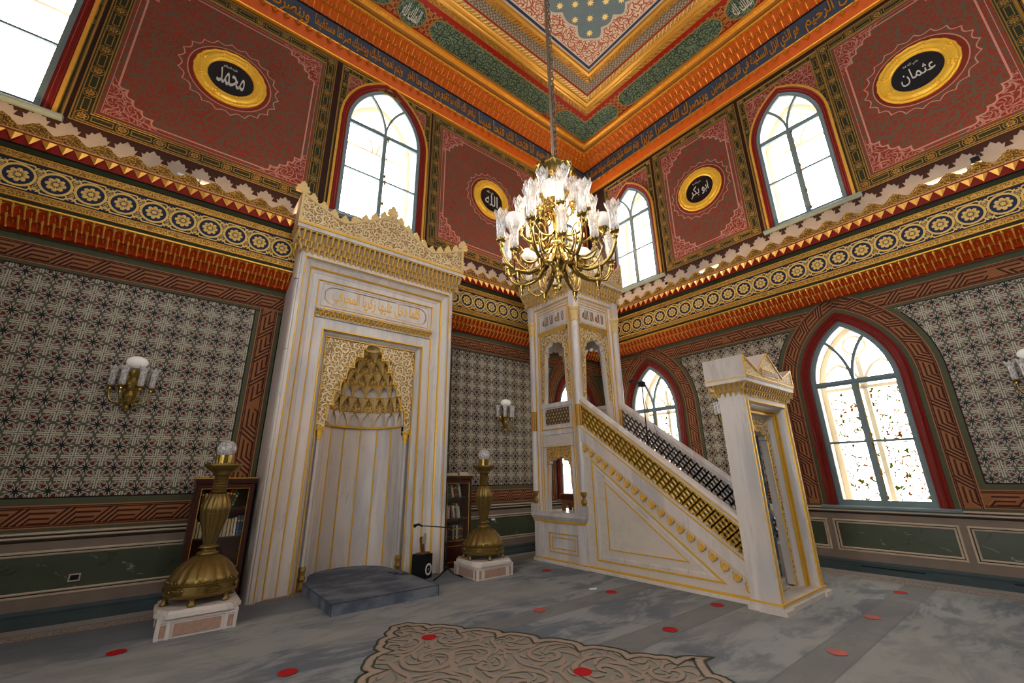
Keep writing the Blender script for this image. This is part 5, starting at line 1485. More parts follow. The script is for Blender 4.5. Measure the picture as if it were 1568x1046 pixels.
# gilded and marble crown
def crown(prefix, mt, W_, Dp, zb, hc, ov, zc, zv, zp, xv, pitch, tiers, sidecrest=True):
    """W_ width of the front, Dp depth; cornice height hc from zb; mt puts z up, d forward with the front face at d=0"""
    hw = W_/2; q = MB(); q.box((-hw, zb, -Dp), (hw, zb+hc, 0)); q.box((-hw-ov, zb+hc-.01, -Dp-ov), (hw+ov, zb+hc+.05, ov)); obj('crown_block', q, 'marble', mn, mt)
    z1 = zb+hc-.01; z2 = zb-.02
    def rowm(x0, x1): return mqrow('muqarnas_cornice', mn, x0, x1, z1, z2, ov-.01, .0, pitch, ['creamgold', 'gold'], tiers)
    r = rowm(-hw-ov*.8, hw+ov*.8); r.matrix_local = mt
    r = rowm(-Dp/2-ov*.8, Dp/2+ov*.8); r.matrix_local = mt @ Matrix(((0, 0, -1, -hw), (0, 1, 0, 0), (1, 0, 0, -Dp/2), (0, 0, 0, 1)))
    r = rowm(-Dp/2-ov*.8, Dp/2+ov*.8); r.matrix_local = mt @ Matrix(((0, 0, 1, hw), (0, 1, 0, 0), (-1, 0, 0, -Dp/2), (0, 0, 0, 1)))
    r = rowm(-hw-ov*.8, hw+ov*.8); r.matrix_local = mt @ Matrix(((-1, 0, 0, 0), (0, 1, 0, 0), (0, 0, -1, -Dp), (0, 0, 0, 1)))
    g = MB(); zz = zb+hc+.04; g.box((-hw-ov-.008, zz, -Dp-ov-.008), (hw+ov+.008, zz+.02, ov+.008)); obj('gilt_line', g, 'goldpale', mn, mt)
    z0 = zz+.02
    def slab(m2, w2, thick, carved=True):
        CO = [(x, z) for x, z in crest_outline(w2, z0, zc, zv, zp, xv*w2)]
        a = MB(); a.prism([(-w2, z0), (w2, z0)]+CO, -thick, 0, 0); obj('crest_slab', a, 'marble', mn, m2)
        a = MB(); a.prism([(-w2+.03, z0+.03), (w2-.03, z0+.03)]+[(x*.96, z-.03) for x, z in CO], .001, .010); obj('crest_carving', a, 'carved', mn, m2)
        a = MB(); a.mould([(-w2, z0), (w2, z0)]+CO, [(0, 0), (0, .018), (.024, .018), (.03, .008)], 0, True); obj('crest_border', a, 'goldpale', mn, m2)
    return slab, z0
mtf = fsub((1, 0), (0, -1), (CXM, -S1, 0))
slab, z0 = crown('pavilion', mtf, WM, WS, 5.05, .30, .17, 6.0, 5.70, 6.25, .55, .088, 3)
w2 = WM/2+.17; w3 = WS/2+.17
slab(mtf @ T(0, 0, .17), w2, .05); slab(T(cs, 0, .17), w3, .05)
slab(fsub((0, 1), (1, 0), (XR+.17, -cs, 0)), w3, .05); slab(fsub((-1, 0), (0, 1), (CXM, -S0+.17, 0)), w2, .05)
# domed ceiling inside the canopy
q = MB(); q.box((-WM/2+.1, 4.9, -WS+.1), (WM/2-.1, 5.0, -.1)); obj('canopy_ceiling', q, 'marble', mn, mtf)

# ---- entrance portal
CP, HP, PF, PB = -2.60, .675, 5.05, 4.72
mp = fsub((1, 0), (0, -1), (CP, -PF, 0)); HT = 2.49; Dp = PF-PB
m = MB()
m.mould(upath(HP, HT), [(0, -Dp), (0, -.20), (.004, -.03), (.02, 0), (.075, 0)], 0)
m.mould(upath(HP, HT), [(.10, -.012), (.115, -.05), (.16, -.10), (.165, -.125), (.17, -.125)], 0); m.mould(upath(HP, HT), [(.17, -.125), (.185, -.117), (.20, -.125)], 1)
m.mould(upath(HP, HT), [(.215, -.14), (.225, -.19), (.26, -.20)], 0)
m.mould([(HP, 0), (HP, HT), (-HP, HT), (-HP, 0)], [(0, -Dp), (.26, -Dp)], 0)
obj('portal_jambs', m, ['marble', 'gold'], mn, mp)
g = MB(); g.mould(upath(HP, HT), [(.075, 0), (.078, .010), (.096, .006), (.10, -.012)]); g.mould(upath(HP, HT), [(.004, .0), (.006, .008), (.018, .008), (.020, .0)]); g.mould(upath(HP, HT), [(.20, -.125), (.202, -.115), (.214, -.122), (.215, -.14)]); g.mould(upath(HP, HT), [(.158, -.098), (.162, -.088), (.172, -.1), (.168, -.125)])
obj('gilt_line', g, 'gold', mn, mp)
F3 = foil(.33, .12, 1.86, 2.13, 3, .07); a = MB(); wallface(a, -.42, .42, .1, 2.24, [F3], -.20); obj('portal_spandrel', a, 'carved', mn, mp)
th = MB(); th.mould(F3, [(0, -.198), (0, -.29)]); th.mould(F3, [(-.004, -.20), (0, -.188), (.014, -.190), (.018, -.20)], 1); obj('arch_edge', th, ['marble', 'gold'], mn, mp)
a = MB(); wallface(a, -.42, .42, .1, 2.24, [F3], -.29); obj('arch_back', a, 'marble', mn, mp)
q = MB(); q.box((-HP-.05, 0, -Dp-.02), (HP+.05, .055, .05)); q.box((-HP-.02, .055, -Dp), (HP+.02, .10, .02))
for sx in (-1, 1): q.box((min(sx*(HP+.07), sx*(HP-.16)), 0, -.22), (max(sx*(HP+.07), sx*(HP-.16)), .05, .075))
obj('threshold', q, 'marble', mn, mp)
g = MB(); P6 = [(-HP-.02, .10), (HP+.02, .10)]; g.mould([(-HP-.028, .085), (HP+.028, .085)], [(0, .02), (.0, .032), (.018, .03), (.02, .02)]); g.box((-HP-.032, .085, -Dp), (-HP-.018, .105, .03)); obj('gilt_line', g, 'gold', mn, mp)
slab, z0 = crown('portal', mp, 2*HP, Dp, HT, .14, .10, 2.93, 2.80, 3.10, .42, .075, 2)
a = MB(); w4 = HP+.10
# front crest: low corners, sharp triangular middle; sides straight marble
CO = [(w4, 2.96), (w4*.52, 2.80), (0, 3.10), (-w4*.52, 2.80), (-w4, 2.96)]
a.prism([(-w4, z0), (w4, z0)]+CO, -Dp-.20, 0, 0); obj('crest_slab', a, 'marble_grey', mn, mp @ T(0, 0, .10))
a = MB(); a.prism([(-w4+.025, z0+.02), (w4-.025, z0+.02)]+[(x*.96, z-.03) for x, z in CO], .0, .008); obj('crest_carving', a, 'carved_gold', mn, mp @ T(0, 0, .10))
a = MB(); a.mould([(-w4, z0), (w4, z0)]+CO, [(0, 0), (0, .016), (.018, .016), (.022, .008)], 0, True); a.mould([(-.26, z0+.05), (.26, z0+.05), (.26, z0+.15), (-.26, z0+.15)], [(0, .008), (0, .016), (.01, .016), (.012, .008)], 0, True); cb_ = obj('crest_border', a, 'gold', mn, mp @ T(0, 0, .10))
lettering('inscription', 'لا اله الا الله محمد رسول الله', 'marble', cb_, -.24, .24, z0+.06, z0+.14, .008, .006, .004, 2)
# curtain hanging in the doorway and door chain
c = MB(); rows = []
for iz in range(9):
    z = .16+(2.02-.16)*iz/8; rows.append([(-.33+.67*k/24, z, -.36+.030*sin(k*1.35+iz*.25)+.010*sin(k*3.1)) for k in range(25)])
c.loft(rows)
cu = obj('door_curtain', c, 'curtain', mn, mp, smooth=True, label='blue patterned cloth curtain')
f = MB()
for k in range(48): x = -.33+.66*k/47; f.tube([(x, .17, -.35), (x+.004, .12, -.335)], .005, 4)
obj('fringe', f, 'goldpale', cu, kind='stuff')
c = MB(); ch = []
for i in range(30): ch.append((.02+.05*sin(i*.05), 2.0-.045*i, -.27))
for p_ in ch: c.ball(p_, .011, 6, 0, 1.4)
obj('door_chain', c, 'chain', mn, mp, kind='stuff')
# ------------------------------------------------------------------ round calligraphy boards
def medallion_board(fr, s, z, main, small, label, w=.40, h=.34):
    r = thing('calligraphy_medallion', label, 'medallion', fr @ T(s, z, .004), 'round calligraphy boards on the upper walls')
    f = MB(); n = 64
    f.lathe([(.535, 0), (.535, .03), (.525, .045), (.505, .045), (.495, .035), (.47, .05), (.44, .062), (.41, .060), (.385, .045), (.372, .050), (.355, .048), (.340, .030), (.335, .012)], n,
            wav=lambda a, k: 1+(.012*cos(44*a) if k in (1, 2, 3) else .006*cos(30*a) if k in (6, 7, 8) else 0))
    obj('gilt_frame', f, 'goldframe', r, smooth=True)
    o = MB(); o.ball((0, 0, .055), .026, 8)
    for k in range(6):
        a = 2*pi*k/6; o.ball((.045*cos(a), .055*sin(a), .052), .019, 6)
    for sx in (-1, 1): o.ball((sx*.085, .012, .050), .014, 6); o.ball((sx*.11, -.004, .048), .011, 6)
    om = mesh_of('frame_ornament', o, ['goldframe'])
    for k in range(8):
        a = 2*pi*k/8+pi/8; many('frame_ornament', om, [Matrix.Rotation(a, 4, 'Z') @ T(.435, 0, .0) @ Matrix.Rotation(-pi/2, 4, 'Z')], r)
    d = MB(); d.lathe([(.34, .012), (0, .012)], 40); obj('black_board', d, 'blackboard', r)
    lettering('lettering', main, 'letter', r, -w/2, w/2, -.17, -.17+h, .012, .006, .004, 3)
    lettering('lettering', small, 'letter', r, -.14, .06, .17, .24, .012, .005, .004, 2)
    return r
medallion_board(FL, -9.22, 8.14, 'محمد', 'عليه السلام', 'round gilt calligraphy board on the left wall, in the large red panel at top left')
medallion_board(FL, -3.655, 8.14, 'الله', 'جل جلاله', 'round gilt frame with black calligraphy board on upper left wall, partly behind the chandelier', .38, .32)
medallion_board(FR, 3.52, 8.03, 'ابو بكر', 'رضي الله عنه', 'gilt calligraphy board on the upper right wall, between the two arched windows', .44, .30)
medallion_board(FR, 7.45, 8.03, 'عثمان', 'رضي الله عنه', 'gilt calligraphy board at the far right end of the upper right wall', .44, .30)

# ------------------------------------------------------------------ chandelier
CH = (-6.70, -5.22)
ch = thing('chandelier', 'large brass chandelier with cut-glass shades and white globes', 'chandelier', (CH[0], CH[1], 0))
def cshade(h=.25, r=.048):
    m = MB(); n = 16
    m.lathe([(r*.62, 0), (r*.80, .01), (r*.92, .05), (r*.86, h*.45), (r*.95, h*.75), (r*1.25, h*.95), (r*1.38, h)], n, wav=lambda a, k: 1+.05*cos(8*a))
    # scalloped rim
    rings = []
    ring0 = [(r*1.38*(1+.05*cos(8*2*pi*j/32))*cos(2*pi*j/32), r*1.38*(1+.05*cos(8*2*pi*j/32))*sin(2*pi*j/32), h) for j in range(32)]
    ring1 = [(p[0]*1.10, p[1]*1.10, h+.018+.018*cos(8*2*pi*j/32)) for j, p in enumerate(ring0)]
    m.loft([ring0, ring1], 0, True); return mesh_of('glass_shade', m, ['crystal'], smooth=True, fix=False)
def cupm():
    m = MB(); m.lathe([(0, -.115), (.010, -.11), (.016, -.09), (.008, -.075), (.020, -.055), (.030, -.035), (.014, -.02), (.030, -.005), (.044, .0), (.046, .012), (.034, .018), (.0, .018)], 10)
    for k in range(8):
        a = 2*pi*k/8; m.add([(.040*cos(a-.2), .040*sin(a-.2), .0), (.040*cos(a+.2), .040*sin(a+.2), .0), (.060*cos(a), .060*sin(a), .030)], [(0, 1, 2)])
    return mesh_of('candle_cup', m, ['brass'], smooth=True, fix=False)
SH, CUP = cshade(), cupm()
def light(parent, p, s=1.0):
    many('candle_cup', CUP, [T(*p) @ Matrix.Scale(s, 4)], parent); many('glass_shade', SH, [T(p[0], p[1], p[2]+.012) @ Matrix.Scale(s, 4)], parent)
def curve_pts(cp, n=10):
    """Catmull-Rom through (r,z)"""
    out = []; P = [cp[0]]+cp+[cp[-1]]
    for i in range(1, len(P)-2):
        for t in range(n):
            u = t/n; a, b, c, d = P[i-1], P[i], P[i+1], P[i+2]
            out.append(tuple(.5*((2*b[k])+(-a[k]+c[k])*u+(2*a[k]-5*b[k]+4*c[k]-d[k])*u*u+(-a[k]+3*b[k]-3*c[k]+d[k])*u**3) for k in range(2)))
    out.append(cp[-1]); return out
def radial(pts, a): return [(r*cos(a), r*sin(a), z) for r, z in pts]
st = MB()
st.lathe([(0, 2.86), (.014, 2.87), (.022, 2.90), (.010, 2.925), (.030, 2.96), (.048, 3.0), (.030, 3.03), (.055, 3.07), (.085, 3.12), (.09, 3.17), (.06, 3.22), (.085, 3.26), (.10, 3.29), (.06, 3.33), (.045, 3.36)], 14, wav=lambda a, k: 1+.06*cos(7*a))
obj('lower_finial', st, 'brass', ch, smooth=True)
st = MB(); st.lathe([(.045, 3.35), (.062, 3.38), (.050, 3.40), (.055, 3.55), (.075, 3.60), (.085, 3.62), (.05, 3.645), (.03, 3.66), (.018, 3.70), (.018, 4.0), (.03, 4.03), (.018, 4.06), (.014, 4.12)], 8); obj('stem', st, 'brass', ch)
st = MB()
for k in range(8):
    a = 2*pi*k/8+.2; st.lathe([(.012, 3.60), (.020, 3.62), (.014, 3.65), (.026, 3.70), (.012, 3.72)], 6, (.10*cos(a), .10*sin(a), 0)); st.tube(radial(curve_pts([(.05, 3.60), (.09, 3.54), (.12, 3.58), (.10, 3.63)], 4), a), .008, 5)
st.lathe([(.02, 3.66), (.11, 3.665), (.115, 3.69), (.09, 3.70), (.02, 3.70)], 16, wav=lambda a, k: 1+.08*cos(8*a))
obj('stem_crown', st, 'brass', ch)
# leaf canopy
cn = MB()
for k in range(7):
    a = 2*pi*k/7+.3
    P = []
    for i, (r, z) in enumerate(curve_pts([(.03, 4.00), (.10, 4.02), (.17, 4.07), (.215, 4.055), (.205, 4.02)], 4)):
        w = .075*sin(min(1, (i+1)/13)*pi*.93)+.012; c, s_ = cos(a), sin(a)
        P.append([(r*c-t*w*s_, r*s_+t*w*c, z-.020*abs(t)+.006*cos(t*9)) for t in (-1, -.5, 0, .5, 1)])
    cn.loft(P)
cn.lathe([(.018, 3.95), (.04, 3.97), (.03, 4.0), (.05, 4.03), (.02, 4.06)], 10)
obj('leaf_canopy', cn, 'brass', ch, T(0, 0, -1.0) @ Matrix.Diagonal((1.0, 1.0, 1.26, 1)), smooth=True, fix=False)
A_CAM = atan2(-7.405-CH[1], -8.94-CH[0])
armA = curve_pts([(.05, 3.30), (.10, 3.18), (.22, 3.03), (.38, 3.00), (.50, 3.06), (.555, 3.17), (.56, 3.24)], 5)
armA2 = curve_pts([(.30, 3.015), (.38, 3.06), (.43, 3.16), (.40, 3.24), (.36, 3.22), (.37, 3.17)], 4)
armB = curve_pts([(.05, 3.44), (.12, 3.36), (.24, 3.33), (.33, 3.39), (.355, 3.47)], 5)
armC = curve_pts([(.04, 3.62), (.09, 3.60), (.15, 3.63), (.175, 3.70)], 5)
NA = 8
for k in range(NA):
    a = A_CAM+2*pi*(k+.5)/NA
    m = MB(); m.tube(radial(armA, a), [.022-.010*i/len(armA) for i in range(len(armA))], 7); m.tube(radial(armA2, a), .008, 5)
    m.tube(radial(curve_pts([(.06, 3.27), (.16, 3.20), (.24, 3.11), (.33, 3.10), (.38, 3.16), (.35, 3.20)], 4), a), .011, 6)
    m.lathe([(.030, 2.99), (.024, 2.96), (.010, 2.94), (.016, 2.92), (.0, 2.89)], 8, (.40*cos(a), .40*sin(a), 0))
    # leaf sheath
    m.tube(radial([(.12, 3.145), (.20, 3.045), (.30, 3.012)], a), [.034, .026, .020], 7)
    arm = obj('lower_arm', m, 'brass', ch, smooth=True, fix=False); light(arm, (.56*cos(a), .56*sin(a), 3.27))
    a2 = a+.21
    if k % 2 == 0:
        for sg in (-1, 1):
            b = a+sg*.30; tw = MB(); tw.tube([(.40*cos(a), .40*sin(a), 3.0), (.46*cos(a+sg*.15), .46*sin(a+sg*.15), 2.98), (.50*cos(b), .50*sin(b), 3.03), (.50*cos(b), .50*sin(b), 3.10)], .009, 5)
            o = obj('side_branch', tw, 'brass', arm, smooth=True, fix=False); 
            many('candle_cup', CUP, [T(.50*cos(b), .50*sin(b), 3.12) @ Matrix.Scale(.85, 4)], arm); many('glass_shade', SH, [T(.50*cos(b), .50*sin(b), 3.13) @ Matrix.Scale(.85, 4)], arm)
for k in range(8):
    a = A_CAM+2*pi*k/8+.12
    m = MB(); m.tube(radial(armB, a), [.015-.006*i/len(armB) for i in range(len(armB))], 6); m.tube(radial(curve_pts([(.16, 3.34), (.20, 3.42), (.26, 3.43), (.26, 3.38)], 4), a), .006, 5)
    arm = obj('upper_arm', m, 'brass', ch, smooth=True, fix=False); light(arm, (.355*cos(a), .355*sin(a), 3.50))
for k in range(5):
    a = A_CAM+2*pi*k/5+.55
    m = MB(); m.tube(radial(armC, a), .009, 6); arm = obj('top_arm', m, 'brass', ch, smooth=True, fix=False); light(arm, (.175*cos(a), .175*sin(a), 3.74), .95)
def globe(parent, p, r):
    g = MB(); g.ball((0, 0, 0), r, 20, 0, .95); many('globe', mesh_of('globe', g, ['opal'], smooth=True), [T(*p)], parent)
    c = MB(); c.lathe([(0, -r-.05), (.02, -r-.045), (.012, -r-.03), (.05, -r+.005), (.058, -r+.02)], 12, wav=lambda a, k: 1+.08*cos(6*a)); obj('globe_gallery', c, 'brass', parent, T(*p), smooth=True, fix=False)
def pol(r, da): return (r*cos(A_CAM+da), r*sin(A_CAM+da))
for (r, da, z, rr) in ((.13, -.25, 3.80, .115), (.44, -1.15, 3.48, .092), (.44, 1.45, 3.48, .092), (.43, 2.5, 3.36, .085), (.42, -2.3, 3.36, .085)):
    x, y = pol(r, da); globe(ch, (x, y, z), rr)
ch.scale = (.86, .86, .93); ch.location.z = .25
# suspension: rod and two chains
m = MB(); m.tube([(0, 0, 4.1), (0, 0, (ZC-.25)/.93)], .016, 8); obj('rod', m, 'chain', ch)
lk = MB(); lk.tube([(.018*cos(a), 0, .036*sin(a)) for a in [2*pi*i/10 for i in range(10)]], .006, 5, closed=True); LKM = mesh_of('chain_link', lk, ['chain'])
pl = []
for i in range(127):
    z = 4.14+i*.059; pl.append(T(.035, -.012, z) @ Matrix.Rotation((pi/2)*(i % 2)+.3, 4, 'Z'))
many('chain_link', LKM, pl, ch)
pt = bpy.data.lights.new('chandelier_glow', 'POINT'); pt.energy = 42; pt.color = (1, .80, .54); pt.shadow_soft_size = .25
po = bpy.data.objects.new('chandelier_glow', pt); COL.objects.link(po); po.parent = ch; po.location = (0, 0, 3.58)

# ------------------------------------------------------------------ wall sconces
def make_sconce():
    r = thing('wall_sconce', 'brass wall sconce with white globe and clear glass shades on the tiles, leftmost of all', 'sconce')
    m = MB(); m.lathe([(0, -.33), (.018, -.32), (.03, -.28), (.018, -.24), (.05, -.19), (.07, -.12), (.05, -.06), (.07, -.01), (.085, .05), (.05, .10), (.04, .13), (.065, .18), (.07, .215), (.04, .23)], 12, (0, 0, 0), wav=lambda a, k: 1+.10*cos(5*a))
    obj('body', m, 'brass', r, T(0, 0, .10) @ Matrix.Rotation(-pi/2, 4, 'X') @ Matrix.Rotation(0, 4, 'Z'))
    m = MB(); m.lathe([(.09, 0), (.10, .02), (.06, .04), (0, .05)], 14); obj('back_plate', m, 'brass', r, T(0, .0, .006))
    g = MB(); g.ball((0, 0, 0), .115, 18, 0, .68); obj('globe', g, 'opal', r, T(0, .325, .12) @ Matrix.Rotation(-pi/2, 4, 'X'), smooth=True)
    for x, d in ((-.20, .10), (-.09, .20), (.09, .20), (.20, .10)):
        t = MB(); P = curve_pts([(0, -.10), (.35, -.20), (.8, -.19), (1.0, -.10), (1.0, -.03)], 4)
        t.tube([(x*u, z, .10+(d-.10)*u if d > .1 else .10) for u, z in P], .009, 6); t.tube([(x*.4, -.19, .10+(d-.1)*.4), (x*.7, -.26, .10+(d-.1)*.5), (x*.55, -.30, .12)], .006, 5)
        arm = obj('arm', t, 'brass', r, smooth=True, fix=False); R_ = Matrix.Rotation(-pi/2, 4, 'X')
        many('candle_cup', CUP, [T(x, -.01, d) @ R_ @ Matrix.Scale(.85, 4)], arm); many('glass_shade', SH, [T(x, .0, d) @ R_ @ Matrix.Diagonal((.82, .82, .95, 1))], arm)
    return r
sc0 = make_sconce(); sc0.matrix_world = FL @ T(-9.45, 2.66, 0); SG = 'brass sconces on the tiled walls'; sc0['group'] = SG
sc0['label'] = 'brass wall sconce with white globe on the tiles left of the marble niche'
copy_thing(sc0, FL @ T(-3.32, 2.70, 0), 'brass wall sconce with white globe on the tiles between niche and stair pulpit', SG)
copy_thing(sc0, FR @ T(3.33, 2.66, 0), 'brass wall sconce on the right wall, half hidden behind the pulpit doorway', SG)
copy_thing(sc0, FR @ T(7.45, 2.66, 0), 'brass wall sconce on the right wall tiles, cut by the right edge of the photo', SG)

# ------------------------------------------------------------------ candlestick lamps on stone plinths
def make_lamp():
    r = thing('floor_candlestick', 'x', 'candlestick')
    m = MB(); m.lathe([(.25, .07), (.335, .075), (.345, .095), (.33, .11), (.325, .18), (.335, .195), (.325, .205), (.30, .21)], 32); obj('base_ring', m, 'brass_dk', r, smooth=False)
    m = MB(); m.lathe([(.315, .20), (.30, .235), (.285, .26), (.25, .325), (.19, .39), (.13, .43), (.095, .445)], 96, wav=lambda a, k: 1+(.075*abs(cos(9*a)) if k else 0)); obj('ribbed_dome', m, 'brass_dk', r, smooth=True)
    bd = MB(); bd.ball((0, 0, 0), .016, 8); bm_ = mesh_of('bead', bd, ['brass_dk'], smooth=True)
    many('bead', bm_, [(.322*cos(2*pi*i/36), .322*sin(2*pi*i/36), .215) for i in range(36)], r)
    for k in range(6):
        a = 2*pi*k/6+.25; f = MB(); f.lathe([(0, 0), (.035, .0), (.042, .018), (.025, .035), (.022, .06), (.030, .085)], 10); obj('foot', f, 'brass_dk', r, T(.315*cos(a), .315*sin(a), 0), smooth=True)
        c = MB(); c.mould([(.062*cos(t)*1.25, .032*sin(t)) for t in [2*pi*i/14 for i in range(14)]], [(-.006, 0), (0, .010), (.006, 0)], 0, True)
        for j in range(-2, 3): c.ball((j*.024, 0, 0), .012, 6)
        a += pi/6; obj('side_ornament', c, 'brass_dk', r, Matrix.Rotation(a, 4, 'Z') @ T(.330, 0, .145) @ Matrix.Rotation(pi/2, 4, 'Z') @ Matrix.Rotation(pi/2, 4, 'X'))
    m = MB(); m.lathe([(.09, .44), (.105, .455), (.10, .475), (.07, .485), (.062, .50), (.085, .515), (.10, .525), (.085, .54), (.058, .555)], 24, wav=lambda a, k: 1+(.04*cos(12*a) if k in (1, 2, 6) else 0)); obj('lower_knop', m, 'brass_dk', r, smooth=True)
    m = MB(); m.lathe([(.055, .55), (.06, .57), (.075, .64), (.10, .74), (.125, .83), (.132, .865)], 84, wav=lambda a, k: 1+.10*abs(cos(7*a))); obj('fluted_shaft', m, 'brass_dk', r, smooth=True)
    m = MB(); m.lathe([(.134, .865), (.142, .88), (.138, .895), (.135, .90), (.134, .95), (.118, 1.02), (.092, 1.075), (.075, 1.095)], 84, wav=lambda a, k: 1+(.10*abs(cos(7*a)) if k > 2 else .02*cos(14*a))); obj('fluted_bulb', m, 'brass_dk', r, smooth=True)
    m = MB(); 
    for i in range(11):
        z = 1.10+i*.018; m.lathe([(.064, z), (.072, z+.009), (.066, z+.018)], 20, wav=lambda a, k: 1+.05*cos(20*a))
    obj('ribbed_neck', m, 'brass_dk', r, kind=None)
    m = MB(); m.lathe([(.066, 1.295), (.10, 1.305), (.085, 1.325), (.15, 1.36), (.185, 1.405), (.190, 1.43), (.165, 1.425), (.10, 1.40), (0, 1.40)], 40, wav=lambda a, k: 1+(.05*cos(8*a) if k in (4, 5, 6) else 0)); obj('drip_dish', m, 'brass_dk', r, smooth=True)
    m = MB(); m.lathe([(.095, 1.40), (.095, 1.53), (.085, 1.532), (0, 1.532)], 28); obj('collar', m, 'brass', r, smooth=False)
    m = MB(); m.lathe([(.070, 1.53), (.098, 1.57), (.105, 1.61), (.09, 1.66), (.05, 1.695), (0, 1.705)], 20); obj('glass_dome', m, 'crystal', r, smooth=True, fix=False)
    return r
def make_plinth():
    r = thing('stone_plinth', 'x', 'plinth')
    q = MB(); q.box((-.33, -.33, 0), (.33, .33, .15)); q.box((-.345, -.345, .15), (.345, .345, .185)); obj('block', q, 'marble', r)
    q = MB(); c = .15; P = [(-.375, -.375+c), (-.375+c*.6, -.375), (.375-c*.6, -.375), (.375, -.375+c), (.375, .375-c), (.375-c*.6, .375), (-.375+c*.6, .375), (-.375, .375-c)]
    q.prism(P, .185, .22); q.prism([(x*.94, y*.94) for x, y in P], .22, .25); obj('top_slab', q, 'marble', r)
    for k in range(4):
        mt = Matrix.Rotation(k*pi/2, 4, 'Z') @ T(0, -.33, 0) @ Matrix.Rotation(pi/2, 4, 'X')
        q = MB(); q.box((-.20, .02, 0), (.20, .13, .008)); obj('pink_panel', q, 'pinkstone', r, mt)
        for sx in (-1, 1):
            q = MB(); q.box((min(sx*.23, sx*.26)-.0, 0, 0), (max(sx*.23, sx*.26), .15, .014)); q.box((min(sx*.31, sx*.335), 0, 0), (max(sx*.31, sx*.335), .15, .014)); obj('pilaster', q, 'marble', r, mt, kind='stuff')
            q = MB(); q.box((min(sx*.262, sx*.308), .02, 0), (max(sx*.262, sx*.308), .13, .006)); obj('pink_panel', q, 'pinkstone', r, mt)
    return r
GL, GP = 'bronze candlesticks beside the niche', 'stone plinths beside the niche'
pl0 = make_plinth(); pl0.location = (-8.37, -1.13, 0); pl0['label'] = 'pink and white stone plinth under the left candlestick'; pl0['group'] = GP
lp0 = make_lamp(); lp0.location = (-8.37, -1.12, .25); lp0['label'] = 'tall fluted bronze candlestick on the left, in front of the dark bookcase'; lp0['group'] = GL
copy_thing(pl0, T(-4.60, -1.15, 0), 'pink and white stone plinth under the right candlestick', GP)
copy_thing(lp0, T(-4.60, -1.15, .25), 'tall fluted bronze candlestick on the right, between niche and pulpit', GL)

# ------------------------------------------------------------------ bookcases and books
def bookcase(x0, x1, label, mirror):
    H = 1.53; D = .34; r = thing('bookcase', label, 'bookcase', FL @ T(x0, 0, .06), 'dark glazed bookcases beside the niche'); w = x1-x0
    q = MB(); q.box((0, .06, 0), (.022, H-.04, D)); q.box((w-.022, .06, 0), (w, H-.04, D)); q.box((0, .06, 0), (w, H-.04, .012)); q.box((0, .0, .02), (w, .09, D-.02)); obj('carcass', q, 'mahog', r)
    q = MB(); q.box((-.02, H-.05, 0), (w+.02, H-.015, D+.03)); q.box((-.01, H-.08, 0), (w+.01, H-.05, D+.015)); obj('cornice', q, 'mahog', r)
    g = MB(); g.box((-.022, H-.018, 0), (w+.022, H-.008, D+.034)); obj('brass_edge', g, 'goldline', r)
    for z in (.42, .77, 1.12): s_ = MB(); s_.box((.02, z, .012), (w-.02, z+.018, D-.03)); obj('shelf', s_, 'mahog', r)
    # door: frame, glass, lower panel
    d = MB(); d.mould([(.012, .10), (w-.012, .10), (w-.012, H-.09), (.012, H-.09)], [(0, D), (0, D+.02), (.045, D+.02), (.05, D)], 0, True); d.box((.05, .36, D), (w-.05, .42, D+.02)); d.box((.05, .12, D+.0), (w-.05, .37, D+.010)); dr = obj('door', d, 'mahog', r)
    g = MB(); g.mould([(.065, .43), (w-.065, .43), (w-.065, H-.145), (.065, H-.145)], [(-.004, D+.02), (0, D+.024), (.004, D+.02)], 0, True); g.mould([(.075, .14), (w-.075, .14), (w-.075, .345), (.075, .345)], [(-.004, D+.011), (0, D+.015), (.004, D+.011)], 0, True); g.box((.01, .095, D+.018), (w-.01, .102, D+.024)); obj('brass_inlay', g, 'goldline', dr)
    g = MB(); g.box((.05, .42, D+.006), (w-.05, H-.13, D+.009)); obj('glass', g, 'glass', dr)
    return r, w, D
cols = ['book_a', 'book_b', 'book_c', 'book_d', 'book_e', 'book_f']
CN = {'book_a': 'cream', 'book_b': 'red', 'book_c': 'green', 'book_d': 'blue', 'book_e': 'brown', 'book_f': 'white'}
def book(mtx, t, h, dp, c, label, group):
    q = MB(); q.box((0, 0, 0), (t, .004+h, dp), 0); o = MB()
    o.box((0, 0, dp-.004), (t, h, dp)); o.box((0, 0, 0), (.003, h, dp)); o.box((t-.003, 0, 0), (t, h, dp))
    r = obj('book', o, c, None, None, kind=None, label=label, cat='book', group=group); r.matrix_world = mtx
    p = MB(); p.box((.003, .004, .004), (t-.003, h-.004, dp-.004)); obj('pages', p, 'paper', r)
    b = MB(); b.box((t*.1, h*.72, dp), (t*.9, h*.80, dp+.001)); b.box((t*.1, h*.18, dp), (t*.9, h*.22, dp+.001)); obj('spine_band', b, 'goldline', r, kind='stuff')
    return r
ORD = ['first', 'second', 'third', 'fourth', 'fifth', 'sixth', 'seventh', 'eighth', 'ninth', 'tenth', 'eleventh', 'twelfth', 'thirteenth', 'fourteenth', 'fifteenth', 'sixteenth']
